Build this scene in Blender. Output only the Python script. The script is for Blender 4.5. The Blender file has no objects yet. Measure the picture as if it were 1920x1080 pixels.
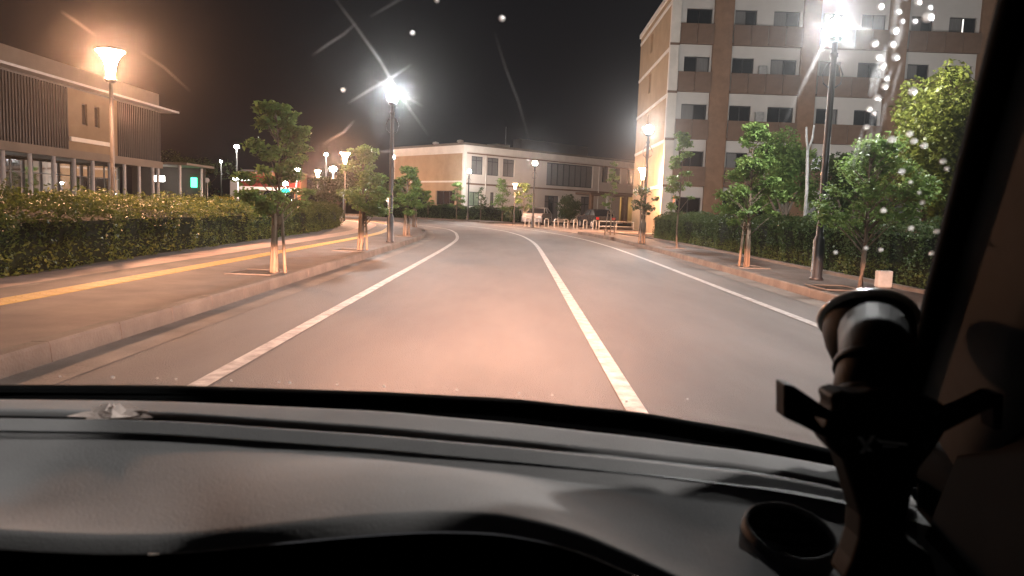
import bpy, math, random
import numpy as np
from mathutils import Vector, Matrix

# ------------------------------------------------------------------ camera, world, light levels
SC = bpy.context.scene
COL = SC.collection
rad = math.radians
cam_d = bpy.data.cameras.new("camera")
cam = bpy.data.objects.new("camera", cam_d)
COL.objects.link(cam)
SC.camera = cam
cam_d.sensor_width = 36.0
cam_d.lens = 25.97
cam_d.clip_start = 0.02
cam_d.clip_end = 3000
PITCH, ROLL = math.atan(147 / 1385), 0.037
F_ = Vector((0, math.cos(PITCH), -math.sin(PITCH)))
U_ = Vector((0, math.sin(PITCH), math.cos(PITCH)))
R_ = Vector((1, 0, 0))
R2 = math.cos(ROLL) * R_ + math.sin(ROLL) * U_
U2 = -math.sin(ROLL) * R_ + math.cos(ROLL) * U_
M = Matrix((R2, U2, -F_)).transposed().to_4x4()
M.translation = (0, 0, 1.28)
cam.matrix_world = M
cam_d.dof.use_dof = True
cam_d.dof.focus_distance = 22.0
cam_d.dof.aperture_fstop = 9.0

W = bpy.data.worlds.new("World")
SC.world = W
W.use_nodes = True
wn = W.node_tree.nodes
wl = W.node_tree.links
bg = wn["Background"]
sky = wn.new("ShaderNodeTexSky")
sky.sky_type = 'NISHITA'
sky.sun_disc = False
sky.sun_elevation = rad(-4)
sky.sun_rotation = rad(200)
glow = wn.new("ShaderNodeMix")           # night sky: a trace of blue dusk over the town's grey light
glow.data_type = 'RGBA'
glow.blend_type = 'ADD'
glow.inputs[0].default_value = 1.0
scale_ = wn.new("ShaderNodeMix")
scale_.data_type = 'RGBA'
scale_.blend_type = 'MULTIPLY'
scale_.inputs[0].default_value = 1.0
scale_.inputs[7].default_value = (0.10, 0.10, 0.10, 1)
wl.new(sky.outputs[0], scale_.inputs[6])
wl.new(scale_.outputs[2], glow.inputs[6])
glow.inputs[7].default_value = (0.0030, 0.0031, 0.0040, 1)
wl.new(glow.outputs[2], bg.inputs[0])
bg.inputs[1].default_value = 1.0

SC.view_settings.view_transform = 'Standard'
SC.view_settings.look = 'None'
SC.view_settings.exposure = 0.72
SC.view_settings.gamma = 1.0
SC.render.engine = 'CYCLES'
SC.cycles.use_denoising = True
SC.cycles.denoiser = 'OPENIMAGEDENOISE'
SC.cycles.max_bounces = 5
SC.cycles.diffuse_bounces = 2
SC.cycles.glossy_bounces = 2
SC.cycles.transmission_bounces = 4
SC.cycles.transparent_max_bounces = 12
SC.cycles.volume_bounces = 0
SC.cycles.sample_clamp_indirect = 4.0
SC.cycles.sample_clamp_direct = 0.0
SC.cycles.caustics_reflective = False
SC.cycles.caustics_refractive = False

LED = 1600.0      # radiance of the white globes
WARM = 1350.0      # radiance of the orange funnel heads
HEADLIGHT = 1050.0

# ------------------------------------------------------------------ materials
MATS = {}


def mat(name, col, rough=0.6, spec=0.5, metal=0.0, noise=None, bump=None, coords='Object', col2=None, detail=6.0,
        coat=0.0, stretch=None):
    """Principled material; noise=(scale, amount) mixes towards col2, bump=(scale, strength)."""
    if name in MATS:
        return MATS[name]
    m = bpy.data.materials.new(name)
    m.use_nodes = True
    nt = m.node_tree
    n, l = nt.nodes, nt.links
    p = n["Principled BSDF"]
    p.inputs["Base Color"].default_value = (*col, 1)
    p.inputs["Roughness"].default_value = rough
    p.inputs["Specular IOR Level"].default_value = spec
    p.inputs["Metallic"].default_value = metal
    if coat:
        p.inputs["Coat Weight"].default_value = coat
    tc = n.new("ShaderNodeTexCoord")
    src = tc.outputs[coords]
    if stretch:
        mp = n.new("ShaderNodeMapping")
        mp.inputs["Scale"].default_value = stretch
        l.new(src, mp.inputs[0])
        src = mp.outputs[0]
    if noise:
        t = n.new("ShaderNodeTexNoise")
        t.inputs["Scale"].default_value = noise[0]
        t.inputs["Detail"].default_value = detail
        t.inputs["Roughness"].default_value = 0.62
        l.new(src, t.inputs["Vector"])
        r = n.new("ShaderNodeValToRGB")
        r.color_ramp.elements[0].position = 0.33
        r.color_ramp.elements[1].position = 0.68
        c2 = col2 or tuple(c * (1 - noise[1]) for c in col)
        r.color_ramp.elements[0].color = (*c2, 1)
        r.color_ramp.elements[1].color = (*col, 1)
        l.new(t.outputs["Fac"], r.inputs[0])
        l.new(r.outputs[0], p.inputs["Base Color"])
        rr = n.new("ShaderNodeMapRange")
        rr.inputs["To Min"].default_value = min(1, rough + 0.10)
        rr.inputs["To Max"].default_value = max(0.02, rough - 0.08)
        l.new(t.outputs["Fac"], rr.inputs[0])
        l.new(rr.outputs[0], p.inputs["Roughness"])
    if bump:
        t2 = n.new("ShaderNodeTexNoise")
        t2.inputs["Scale"].default_value = bump[0]
        t2.inputs["Detail"].default_value = 4
        l.new(src, t2.inputs["Vector"])
        b = n.new("ShaderNodeBump")
        b.inputs["Strength"].default_value = bump[1]
        b.inputs["Distance"].default_value = 0.02
        l.new(t2.outputs["Fac"], b.inputs["Height"])
        l.new(b.outputs[0], p.inputs["Normal"])
    MATS[name] = m
    return m


def leaf_mat(name, a, b, c):
    m = bpy.data.materials.new(name)
    m.use_nodes = True
    n, l = m.node_tree.nodes, m.node_tree.links
    p = n["Principled BSDF"]
    p.inputs["Roughness"].default_value = 0.5
    p.inputs["Specular IOR Level"].default_value = 0.35
    tc = n.new("ShaderNodeTexCoord")
    t = n.new("ShaderNodeTexNoise")
    t.inputs["Scale"].default_value = 5.5
    t.inputs["Detail"].default_value = 8
    t.inputs["Roughness"].default_value = 0.75
    l.new(tc.outputs["Object"], t.inputs["Vector"])
    r = n.new("ShaderNodeValToRGB")
    e = r.color_ramp.elements
    e[0].position, e[0].color = 0.32, (*a, 1)
    e[1].position, e[1].color = 0.7, (*c, 1)
    k = e.new(0.5)
    k.color = (*b, 1)
    l.new(t.outputs["Fac"], r.inputs[0])
    l.new(r.outputs[0], p.inputs["Base Color"])
    tr = n.new("ShaderNodeBsdfTranslucent")
    l.new(r.outputs[0], tr.inputs[0])
    mx = n.new("ShaderNodeMixShader")
    mx.inputs[0].default_value = 0.45
    l.new(p.outputs[0], mx.inputs[1])
    l.new(tr.outputs[0], mx.inputs[2])
    l.new(mx.outputs[0], n["Material Output"].inputs[0])
    return m


def emit(name, col, strength):
    m = bpy.data.materials.new(name)
    m.use_nodes = True
    n, l = m.node_tree.nodes, m.node_tree.links
    e = n.new("ShaderNodeEmission")
    e.inputs[0].default_value = (*col, 1)
    e.inputs[1].default_value = strength
    l.new(e.outputs[0], n["Material Output"].inputs[0])
    return m


ASPHALT = mat("asphalt", (0.115, 0.103, 0.096), 0.74, 0.35, noise=(0.9, 0.24), bump=(150, 0.6), coords='Object', detail=12, stretch=(1, 0.22, 1))
FOOTWAY = mat("footway_asphalt", (0.125, 0.098, 0.085), 0.75, 0.3, noise=(1.3, 0.35), bump=(120, 0.4))
BRICKBAND = mat("paving_band", (0.30, 0.20, 0.16), 0.75, 0.3, noise=(3.0, 0.3), bump=(60, 0.3))
CONCRETE = mat("kerb_concrete", (0.125, 0.108, 0.094), 0.8, 0.3, noise=(1.6, 0.45), bump=(40, 0.4))
GUTTER = mat("gutter_concrete", (0.18, 0.155, 0.135), 0.8, 0.3, noise=(1.1, 0.45), bump=(40, 0.4))
PAINT = mat("road_paint", (0.43, 0.41, 0.39), 0.65, 0.35, noise=(7.0, 0.5), col2=(0.20, 0.185, 0.17), bump=(80, 0.3), detail=12)
YELLOW = mat("tactile_yellow", (0.42, 0.27, 0.075), 0.65, 0.4, noise=(2.5, 0.3), bump=(60, 0.2))
SOIL = mat("soil", (0.07, 0.05, 0.035), 0.95, 0.2, noise=(6, 0.5), bump=(25, 1.0))
GROUND = mat("ground", (0.045, 0.045, 0.035), 0.95, 0.2, noise=(0.3, 0.5), bump=(8, 0.6))
FORE = mat("forecourt_paving", (0.24, 0.19, 0.16), 0.75, 0.3, noise=(0.7, 0.35), bump=(30, 0.3))
BLACKPAINT = mat("black_pole_paint", (0.018, 0.018, 0.02), 0.42, 0.5, noise=(12, 0.3))
GREYPAINT = mat("grey_pole_paint", (0.30, 0.30, 0.29), 0.5, 0.5, noise=(8, 0.3))
WHITEPIPE = mat("white_pipe_paint", (0.38, 0.36, 0.32), 0.4, 0.5, noise=(10, 0.15))
WOOD = mat("stake_wood", (0.20, 0.145, 0.105), 0.85, 0.2, noise=(14, 0.4), bump=(50, 0.5), stretch=(1, 1, 0.15))
BARK = mat("bark", (0.17, 0.13, 0.10), 0.9, 0.2, noise=(18, 0.5), bump=(40, 1.0), stretch=(1, 1, 0.3))
HEMP = mat("hemp_rope", (0.10, 0.07, 0.045), 0.95, 0.1, noise=(60, 0.4))
LEAF_TREE = leaf_mat("tree_leaf", (0.06, 0.115, 0.03), (0.13, 0.205, 0.055), (0.23, 0.30, 0.095))
LEAF_YEL = leaf_mat("yellow_green_leaf", (0.045, 0.065, 0.012), (0.11, 0.125, 0.022), (0.19, 0.19, 0.04))
LEAF_DARK = leaf_mat("dark_leaf", (0.018, 0.032, 0.012), (0.045, 0.07, 0.022), (0.095, 0.12, 0.04))
LEAF_HEDGE = leaf_mat("hedge_leaf", (0.02, 0.034, 0.010), (0.065, 0.085, 0.022), (0.19, 0.20, 0.055))
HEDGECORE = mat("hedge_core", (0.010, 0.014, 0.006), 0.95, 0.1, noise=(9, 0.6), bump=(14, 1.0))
OCHRE = mat("ochre_wall", (0.35, 0.25, 0.155), 0.85, 0.25, noise=(0.8, 0.18), bump=(60, 0.25))
PALEWALL = mat("pale_wall", (0.55, 0.49, 0.43), 0.85, 0.25, noise=(0.5, 0.15), bump=(60, 0.2))
PALETRIM = mat("pale_trim", (0.62, 0.58, 0.52), 0.7, 0.3, noise=(1.2, 0.15))
WHITEWALL = mat("white_wall", (0.50, 0.475, 0.445), 0.8, 0.3, noise=(0.7, 0.12), bump=(50, 0.15))
BROWN = mat("brown_cladding", (0.165, 0.10, 0.066), 0.65, 0.35, noise=(1.6, 0.25), bump=(70, 0.2))
BROWN2 = mat("brown_pier_tile", (0.23, 0.13, 0.075), 0.7, 0.35, noise=(2.2, 0.25), bump=(50, 0.3))
DARKCLAD = mat("grey_ribbed_cladding", (0.017, 0.0175, 0.02), 0.6, 0.3, noise=(0.9, 0.25))
BEIGE = mat("beige_fascia", (0.125, 0.108, 0.09), 0.75, 0.3, noise=(0.8, 0.2))
TANWALL = mat("tan_panel_wall", (0.17, 0.125, 0.078), 0.8, 0.3, noise=(0.9, 0.18))
DARKFRAME = mat("dark_window_frame", (0.022, 0.021, 0.022), 0.4, 0.5, noise=(6, 0.2))
GLASSDARK = mat("night_window_glass", (0.012, 0.014, 0.017), 0.06, 0.6, noise=(0.35, 0.3))
CURTAIN = mat("curtained_window_glass", (0.17, 0.165, 0.16), 0.25, 0.6, noise=(5, 0.35), stretch=(6, 6, 0.2))
ROOFGREY = mat("roof_grey", (0.10, 0.10, 0.105), 0.7, 0.3, noise=(0.5, 0.25))
STEEL = mat("column_steel", (0.42, 0.42, 0.43), 0.45, 0.5, noise=(4, 0.2))
SIGNRED = mat("red_awning", (0.16, 0.03, 0.025), 0.7, 0.3, noise=(1, 0.25))
SIGNWHITE = mat("white_board", (0.7, 0.7, 0.7), 0.6, 0.4, noise=(3, 0.1))
DARKROOM = mat("dark_room", (0.05, 0.047, 0.045), 0.9, 0.2, noise=(0.8, 0.3))

# ------------------------------------------------------------------ mesh helpers


def link(name, me, m, parent=None, smooth=False):
    o = bpy.data.objects.new(name, me)
    COL.objects.link(o)
    if m is not None and not me.materials:
        me.materials.append(m)
    if smooth:
        me.polygons.foreach_set("use_smooth", [True] * len(me.polygons))
    if parent:
        o.parent = parent
    return o


class MB:
    def __init__(self):
        self.v, self.f = [], []

    def add(self, vs, fs):
        b = len(self.v)
        self.v += [tuple(x) for x in vs]
        self.f += [tuple(i + b for i in f) for f in fs]
        return self

    def box(self, x0, x1, y0, y1, z0, z1, bev=0.0):
        if bev > 0:
            b = min(bev, (x1 - x0) / 2.5, (y1 - y0) / 2.5)
            ring = [(x0 + b, y0), (x1 - b, y0), (x1, y0 + b), (x1, y1 - b), (x1 - b, y1), (x0 + b, y1), (x0, y1 - b), (x0, y0 + b)]
            vs = [(x, y, z) for z in (z0, z1) for x, y in ring]
            fs = [(i, (i + 1) % 8, 8 + (i + 1) % 8, 8 + i) for i in range(8)] + [tuple(range(7, -1, -1)), tuple(range(8, 16))]
            return self.add(vs, fs)
        vs = [(x, y, z) for z in (z0, z1) for x, y in ((x0, y0), (x1, y0), (x1, y1), (x0, y1))]
        return self.add(vs, [(3, 2, 1, 0), (4, 5, 6, 7), (0, 1, 5, 4), (1, 2, 6, 5), (2, 3, 7, 6), (3, 0, 4, 7)])

    def tube(self, path, radii, n=8, cap=True):
        path = [Vector(p) for p in path]
        if not hasattr(radii, '__len__'):
            radii = [radii] * len(path)
        rings = []
        up = Vector((0, 0, 1))
        for i, p in enumerate(path):
            t = (path[min(i + 1, len(path) - 1)] - path[max(i - 1, 0)]).normalized()
            a = t.cross(up)
            if a.length < 0.05:
                a = t.cross(Vector((1, 0, 0)))
            a.normalize()
            b = t.cross(a).normalized()
            rings.append([p + (a * math.cos(2 * math.pi * k / n) + b * math.sin(2 * math.pi * k / n)) * radii[i] for k in range(n)])
        vs = [q for r in rings for q in r]
        fs = []
        for i in range(len(path) - 1):
            for k in range(n):
                fs.append((i * n + k, i * n + (k + 1) % n, (i + 1) * n + (k + 1) % n, (i + 1) * n + k))
        if cap:
            fs.append(tuple(range(n - 1, -1, -1)))
            fs.append(tuple((len(path) - 1) * n + k for k in range(n)))
        return self.add(vs, fs)

    def lathe(self, prof, n=16, c=(0, 0, 0)):
        vs, fs = [], []
        for r, z in prof:
            for k in range(n):
                a = 2 * math.pi * k / n
                vs.append((c[0] + r * math.cos(a), c[1] + r * math.sin(a), c[2] + z))
        for i in range(len(prof) - 1):
            for k in range(n):
                fs.append((i * n + k, i * n + (k + 1) % n, (i + 1) * n + (k + 1) % n, (i + 1) * n + k))
        fs.append(tuple(range(n - 1, -1, -1)))
        fs.append(tuple((len(prof) - 1) * n + k for k in range(n)))
        return self.add(vs, fs)

    def prism(self, poly, y0, y1):
        """polygon in (x, z), extruded along y."""
        n = len(poly)
        vs = [(x, y0, z) for x, z in poly] + [(x, y1, z) for x, z in poly]
        return self.add(vs, [tuple(range(n)), tuple(range(2 * n - 1, n - 1, -1))] + [((i + 1) % n, i, n + i, n + (i + 1) % n) for i in range(n)])

    def grid(self, rows):
        nc = len(rows[0])
        vs = [p for r in rows for p in r]
        fs = [(i * nc + k, i * nc + k + 1, (i + 1) * nc + k + 1, (i + 1) * nc + k) for i in range(len(rows) - 1) for k in range(nc - 1)]
        return self.add(vs, fs)

    def build(self, name, m, parent=None, smooth=False, bevel=0.0, seg=2):
        me = bpy.data.meshes.new(name)
        me.from_pydata(self.v, [], self.f)
        me.validate()
        me.update()
        o = link(name, me, m, parent, smooth)
        if bevel:
            bm = o.modifiers.new("bevel", 'BEVEL')
            bm.width = bevel
            bm.segments = seg
            bm.limit_method = 'ANGLE'
        return o


def tag(o, label=None, cat=None, group=None, kind=None):
    if label:
        o["label"] = label
    if cat:
        o["category"] = cat
    if group:
        o["group"] = group
    if kind:
        o["kind"] = kind
    return o


def empty(name, loc=(0, 0, 0), rz=0.0, label=None, cat=None, group=None):
    o = bpy.data.objects.new(name, None)
    COL.objects.link(o)
    o.location = loc
    o.rotation_euler = (0, 0, rz)
    o.empty_display_size = 0.2
    return tag(o, label, cat, group)


def copy_tree(o, parent=None):
    c = o.copy()
    COL.objects.link(c)
    c.parent = parent
    for ch in o.children:
        copy_tree(ch, c)
    return c


def smooth_line(pts, step=1.0):
    """Catmull-Rom through (x, y) points, resampled about every step metres."""
    P = [np.array(p, float) for p in pts]
    P = [2 * P[0] - P[1]] + P + [2 * P[-1] - P[-2]]
    out = []
    for i in range(1, len(P) - 2):
        n = max(2, int(np.linalg.norm(P[i + 1] - P[i]) / step))
        for k in range(n):
            t = k / n
            a, b, c_, d = P[i - 1], P[i], P[i + 1], P[i + 2]
            out.append(0.5 * ((2 * b) + (c_ - a) * t + (2 * a - 5 * b + 4 * c_ - d) * t * t + (3 * b - a - 3 * c_ + d) * t ** 3))
    out.append(P[-2])
    return np.array(out)


def offset(line, d):
    """Shift a polyline sideways; d > 0 is to its right."""
    t = np.gradient(line, axis=0)
    t /= np.linalg.norm(t, axis=1)[:, None]
    return line + np.stack([t[:, 1], -t[:, 0]], 1) * d


def ribbon(name, a, b, z, m, parent=None):
    mb = MB()
    mb.grid([[(p[0], p[1], z) for p in a], [(p[0], p[1], z) for p in b]])
    return mb.build(name, m, parent)


def np_quads(name, V, m, parent=None):
    """V: (n, 4, 3) array of quads."""
    n = len(V)
    me = bpy.data.meshes.new(name)
    me.vertices.add(n * 4)
    me.vertices.foreach_set("co", V.reshape(-1).astype(np.float32))
    me.loops.add(n * 4)
    me.loops.foreach_set("vertex_index", np.arange(n * 4, dtype=np.int32))
    me.polygons.add(n)
    me.polygons.foreach_set("loop_start", np.arange(0, n * 4, 4, dtype=np.int32))
    me.update()
    me.validate()
    return link(name, me, m, parent)


def leaves(P, size, rng, up=0.5, aspect=0.55):
    """Rhombic leaves at points P."""
    n = len(P)
    nrm = rng.normal(size=(n, 3))
    nrm[:, 2] = np.abs(nrm[:, 2]) + up
    nrm /= np.linalg.norm(nrm, axis=1)[:, None]
    a = np.cross(nrm, rng.normal(size=(n, 3)))
    a /= np.linalg.norm(a, axis=1)[:, None] + 1e-9
    b = np.cross(nrm, a)
    s = (size * rng.uniform(0.6, 1.35, n))[:, None] * 0.5
    droop = nrm * s * 0.35
    return np.stack([P - a * s - droop, P - b * s * aspect, P + a * s - droop, P + b * s * aspect], 1)


# ------------------------------------------------------------------ ground, road, pavements
g = MB()
g.add([(-900, -900, -0.03), (900, -900, -0.03), (900, 900, -0.03), (-900, 900, -0.03)], [(0, 1, 2, 3)])
tag(g.build("ground", GROUND), kind="structure")

INNER = smooth_line([(-3.46, -26), (-3.46, -10), (-3.46, 6), (-3.46, 18), (-3.50, 25), (-3.66, 30), (-4.2, 35), (-5.5, 43), (-8.0, 50), (-12, 57), (-20, 65), (-42, 76)], 0.8)
OUTER = smooth_line([(4.98, -26), (4.98, -10), (4.98, 6), (4.98, 16), (4.95, 24), (4.82, 30), (4.45, 37), (3.5, 44), (1.5, 53.5), (-1.6, 63), (-5.8, 71.5), (-12.5, 78), (-24, 84), (-46, 94)], 0.8)


def resample(line, n):
    d = np.r_[0, np.cumsum(np.linalg.norm(np.diff(line, axis=0), axis=1))]
    s = np.linspace(0, d[-1], n)
    return np.stack([np.interp(s, d, line[:, k]) for k in range(2)], 1)


def cut(line, y0, y1):
    return line[(line[:, 1] >= y0) & (line[:, 1] <= y1)]


mid_rows = [resample(INNER, 160) * (1 - t) + resample(OUTER, 160) * t for t in np.linspace(0, 1, 9)]
road = MB()
road.grid([[(p[0], p[1], 0.0) for p in r] for r in mid_rows])
tag(road.build("road", ASPHALT), kind="structure")
for o_, nm in ((ribbon("gutter_near_hedge", INNER, offset(INNER, 0.42), 0.004, GUTTER), 0),
               (ribbon("gutter_far_side", offset(OUTER, -0.40), OUTER, 0.004, GUTTER), 0)):
    tag(o_, kind="structure")


def kerb(name, line, side, h, w=0.17):
    """side = -1: the pavement lies to the left of the line, +1 to the right."""
    q = [line, offset(line, side * 0.018), offset(line, side * 0.03), offset(line, side * w), offset(line, side * (w + 0.002))]
    zs = [0.0, h - 0.025, h, h, 0.0]
    mb = MB()
    rows = [[(p[0], p[1], z) for p in r] for r, z in zip(q, zs)]
    if side > 0:
        rows = rows[::-1]
    mb.grid(rows)
    return tag(mb.build(name, CONCRETE), kind="structure")


def kerb_stones(parent, line, side, h, y0, y1, w=0.17, length=1.0):
    """Separate stones with open joints along the near run of a kerb."""
    seg = cut(line, y0, y1)
    d = np.r_[0, np.cumsum(np.linalg.norm(np.diff(seg, axis=0), axis=1))]
    rr = np.random.default_rng(int(h * 1000) + side)
    s0 = 0.0
    while s0 + length < d[-1]:
        ss = np.array([s0 + 0.005, s0 + length / 2, s0 + length - 0.005])
        ln = np.stack([np.interp(ss, d, seg[:, k]) for k in range(2)], 1)
        dz = rr.uniform(-0.004, 0.004)
        q = [offset(ln, side * a + rr.uniform(-.002, .002)) for a in (0.0, 0.014, 0.028, w - 0.012, w)]
        zs = [0.0, h - 0.024 + dz, h + dz, h + dz, h - 0.012 + dz]
        rows = [[(pp[0], pp[1], z) for pp in r] for r, z in zip(q, zs)]
        mb = MB()
        mb.grid(rows if side < 0 else rows[::-1])
        for e in (0, 2):
            mb.add([r[e] for r in rows] + [(rows[-1][e][0], rows[-1][e][1], 0.0)], [tuple(range(6))])
        mb.build("kerb_stone", CONCRETE, parent)
        s0 += length


kn = kerb("kerb_near_hedge", cut(INNER, 34.0, 100), -1, 0.150)
kerb_stones(kn, INNER, -1, 0.155, 1.0, 34.9)
right_kerb = cut(OUTER, -26, 43.6)
kb = kerb("kerb_building_side", cut(OUTER, 35.0, 43.6), 1, 0.15)
kerb_stones(kb, OUTER, 1, 0.15, 5.0, 35.9)
kerb("kerb_forecourt", cut(OUTER, 43.0, 64.0), 1, 0.035)
kerb("kerb_far_bend", cut(OUTER, 63.5, 94.0), 1, 0.14)

LL = smooth_line([(-2.12, -26), (-2.12, 4), (-2.12, 18), (-2.15, 24), (-2.28, 29.5), (-2.66, 34.5), (-3.15, 38.8), (-4.05, 43.6), (-6.4, 49.5), (-10.4, 55.5), (-18, 62)], 0.7)
CL = smooth_line([(0.84, -26), (0.84, 4), (0.86, 17), (0.84, 27), (0.62, 33), (0.22, 38), (-0.7, 44), (-2.6, 50.5), (-6.2, 58), (-12, 65)], 0.7)
RL = smooth_line([(3.76, -26), (3.76, 8), (3.78, 16), (3.78, 22), (3.62, 29.5), (3.1, 36.7), (1.9, 44.5), (-0.3, 53), (-3.6, 62), (-8, 70)], 0.7)
mk = MB()
for n_, line in (("edge_line", LL), ("centre_line", CL), ("edge_line", RL)):
    tag(ribbon(n_ + "_marking", offset(line, -0.068), offset(line, 0.068), 0.008, PAINT), kind="structure")

# left pavement: kerb .. footway .. tactile strip .. paving band .. hedge bed
PAVE_IN = offset(INNER, -0.17)


def lat(line, d0, d1, z, name, m, y0=-26, y1=95):
    a, b = offset(line, -d1), offset(line, -d0)
    k = (line[:, 1] >= y0) & (line[:, 1] <= y1)
    return tag(ribbon(name, a[k], b[k], z, m), kind="structure")


lat(INNER, 0.17, 9.0, 0.146, "pavement_near_hedge", FOOTWAY)
lat(INNER, 2.52, 3.20, 0.150, "paving_band", BRICKBAND)
lat(INNER, 2.36, 2.50, 0.152, "edging_strip", CONCRETE)
tactile = tag(bpy.data.objects.new("tactile_strip", None), kind="structure")
COL.objects.link(tactile)
YL = offset(INNER, -1.76)
YL = resample(cut(YL, 2, 62), 400)
dist = np.r_[0, np.cumsum(np.linalg.norm(np.diff(YL, axis=0), axis=1))]
tile = MB()
tile.box(-0.148, 0.148, -0.148, 0.148, 0.0, 0.010, 0.006)
for i in range(4):
    x = -0.105 + i * 0.07
    tile.box(x - 0.013, x + 0.013, -0.125, 0.125, 0.0095, 0.015)
tile_me = None
s = 0.0
while s < dist[-1]:
    x, y = np.interp(s, dist, YL[:, 0]), np.interp(s, dist, YL[:, 1])
    x2, y2 = np.interp(s + 0.1, dist, YL[:, 0]), np.interp(s + 0.1, dist, YL[:, 1])
    if tile_me is None:
        o = tile.build("tactile_tile", YELLOW, tactile)
        tile_me = o.data
    else:
        o = link("tactile_tile", tile_me, None, tactile)
    o.location = (x, y, 0.146)
    o.rotation_euler = (0, 0, math.atan2(y2 - y, x2 - x) - math.pi / 2)
    s += 0.30

# right pavement, edging, verge
k = right_kerb
tag(ribbon("pavement_building_side", offset(k, 0.17), offset(k, 1.80), 0.146, FOOTWAY), kind="structure")
e_ = MB()
l0, l1 = offset(k, 1.80), offset(k, 1.93)
e_.grid([[(p[0], p[1], z) for p in r] for r, z in ((l1, 0.10), (l1, 0.21), (l0, 0.21), (l0, 0.10))])
tag(e_.build("edging_building_side", CONCRETE), kind="structure")
tag(ribbon("planting_bed", offset(k, 1.93), offset(k, 9.0), 0.15, SOIL), kind="structure")
yard = MB()
yard.add([(13.8, -26, 0.10), (60, -26, 0.10), (60, 47, 0.10), (9.4, 47, 0.10), (9.4, 44, 0.10), (13.8, 40, 0.10)], [(0, 1, 2, 3, 4, 5)])
tag(yard.build("building_yard", FORE), kind="structure")
fc = MB()
fl = cut(OUTER, 43.0, 64.0)
fo = offset(fl, 0.17)
fe = np.stack([np.linspace(9.3, 4.0, len(fl)), np.linspace(44.0, 78.0, len(fl))], 1)
fe[:, 0] = np.interp(fe[:, 1], [44, 60, 62, 78], [9.3, 9.3, 20, 2])
fc.grid([[(p[0], p[1], 0.035) for p in fo], [(p[0], p[1], 0.035) for p in fe]])
tag(fc.build("forecourt", FORE), kind="structure")
tag(ribbon("pavement_far_bend", offset(cut(OUTER, 63.5, 94), 0.17), offset(cut(OUTER, 63.5, 94), 3.2), 0.136, FOOTWAY), kind="structure")

# tree pits let into both pavements
PITS = [(-4.02, 11.6), (-4.0, 18.05), (-4.1, 27.6), (5.5, 17.2), (5.6, 26.1), (5.55, 12.6)]
for x, y in PITS:
    mb = MB()
    for a, b, c_, d in ((-.36, .36, -.45, -.38), (-.36, .36, .38, .45), (-.36, -.29, -.38, .38), (.29, .36, -.38, .38)):
        mb.box(x + a, x + b, y + c_, y + d, 0.147, 0.166)
    o = tag(mb.build("tree_pit", CONCRETE), kind="structure")
    mb = MB()
    mb.add([(x - .29, y - .38, .152), (x + .29, y - .38, .152), (x + .29, y + .38, .152), (x - .29, y + .38, .152)], [(0, 1, 2, 3)])
    mb.build("pit_soil", SOIL, o)

# ------------------------------------------------------------------ far two-storey building


def facade(u0, u1, z0, z1, openings, depth, to3d):
    """Wall sheet with real openings; returns an MB. to3d(u, d, z): d is depth into the wall."""
    us = sorted({u0, u1, *[v for o in openings for v in (o[0], o[1])]})
    zs = sorted({z0, z1, *[v for o in openings for v in (o[2], o[3])]})
    mb = MB()
    for i in range(len(us) - 1):
        for j in range(len(zs) - 1):
            cu, cz = (us[i] + us[i + 1]) / 2, (zs[j] + zs[j + 1]) / 2
            if any(o[0] < cu < o[1] and o[2] < cz < o[3] for o in openings):
                continue
            mb.add([to3d(us[i], 0, zs[j]), to3d(us[i + 1], 0, zs[j]), to3d(us[i + 1], 0, zs[j + 1]), to3d(us[i], 0, zs[j + 1])], [(0, 1, 2, 3)])
    for a, b, c_, d in openings:
        for (p, q) in (((a, c_), (b, c_)), ((b, c_), (b, d)), ((b, d), (a, d)), ((a, d), (a, c_))):
            mb.add([to3d(p[0], 0, p[1]), to3d(q[0], 0, q[1]), to3d(q[0], depth, q[1]), to3d(p[0], depth, p[1])], [(0, 1, 2, 3)])
    return mb


def window(parent, u0, u1, z0, z1, d, to3d, bars_u=(), bars_z=(), fw=0.06, glass=None, name="window", proud=0.06, fm=None):
    """Frame bars set into an opening, with one pane per light behind them."""
    fm = fm or DARKFRAME
    mb = MB()

    def bar(a, b, c_, e):
        vs = [to3d(u, dd, z) for dd in (d - proud, d) for u, z in ((a, c_), (b, c_), (b, e), (a, e))]
        mb.add(vs, [(0, 1, 2, 3), (7, 6, 5, 4), (0, 4, 5, 1), (1, 5, 6, 2), (2, 6, 7, 3), (3, 7, 4, 0)])
    bar(u0, u0 + fw, z0, z1)
    bar(u1 - fw, u1, z0, z1)
    bar(u0 + fw, u1 - fw, z0, z0 + fw)
    bar(u0 + fw, u1 - fw, z1 - fw, z1)
    ul = [u0 + fw]
    for b in bars_u:
        bar(b - fw / 2, b + fw / 2, z0 + fw, z1 - fw)
        ul += [b]
    ul.append(u1 - fw)
    for b in bars_z:
        bar(u0 + fw, u1 - fw, b - fw / 2, b + fw / 2)
    w = mb.build(name, fm, parent)
    for i in range(len(ul) - 1):
        p = MB()
        dd = d - 0.015 if i % 2 else d - 0.03
        p.add([to3d(ul[i], dd, z0 + fw), to3d(ul[i + 1], dd, z0 + fw), to3d(ul[i + 1], dd, z1 - fw), to3d(ul[i], dd, z1 - fw)], [(0, 1, 2, 3)])
        gm = glass[i % len(glass)] if glass else GLASSDARK
        p.build("pane", gm, w)
    return w


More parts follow.
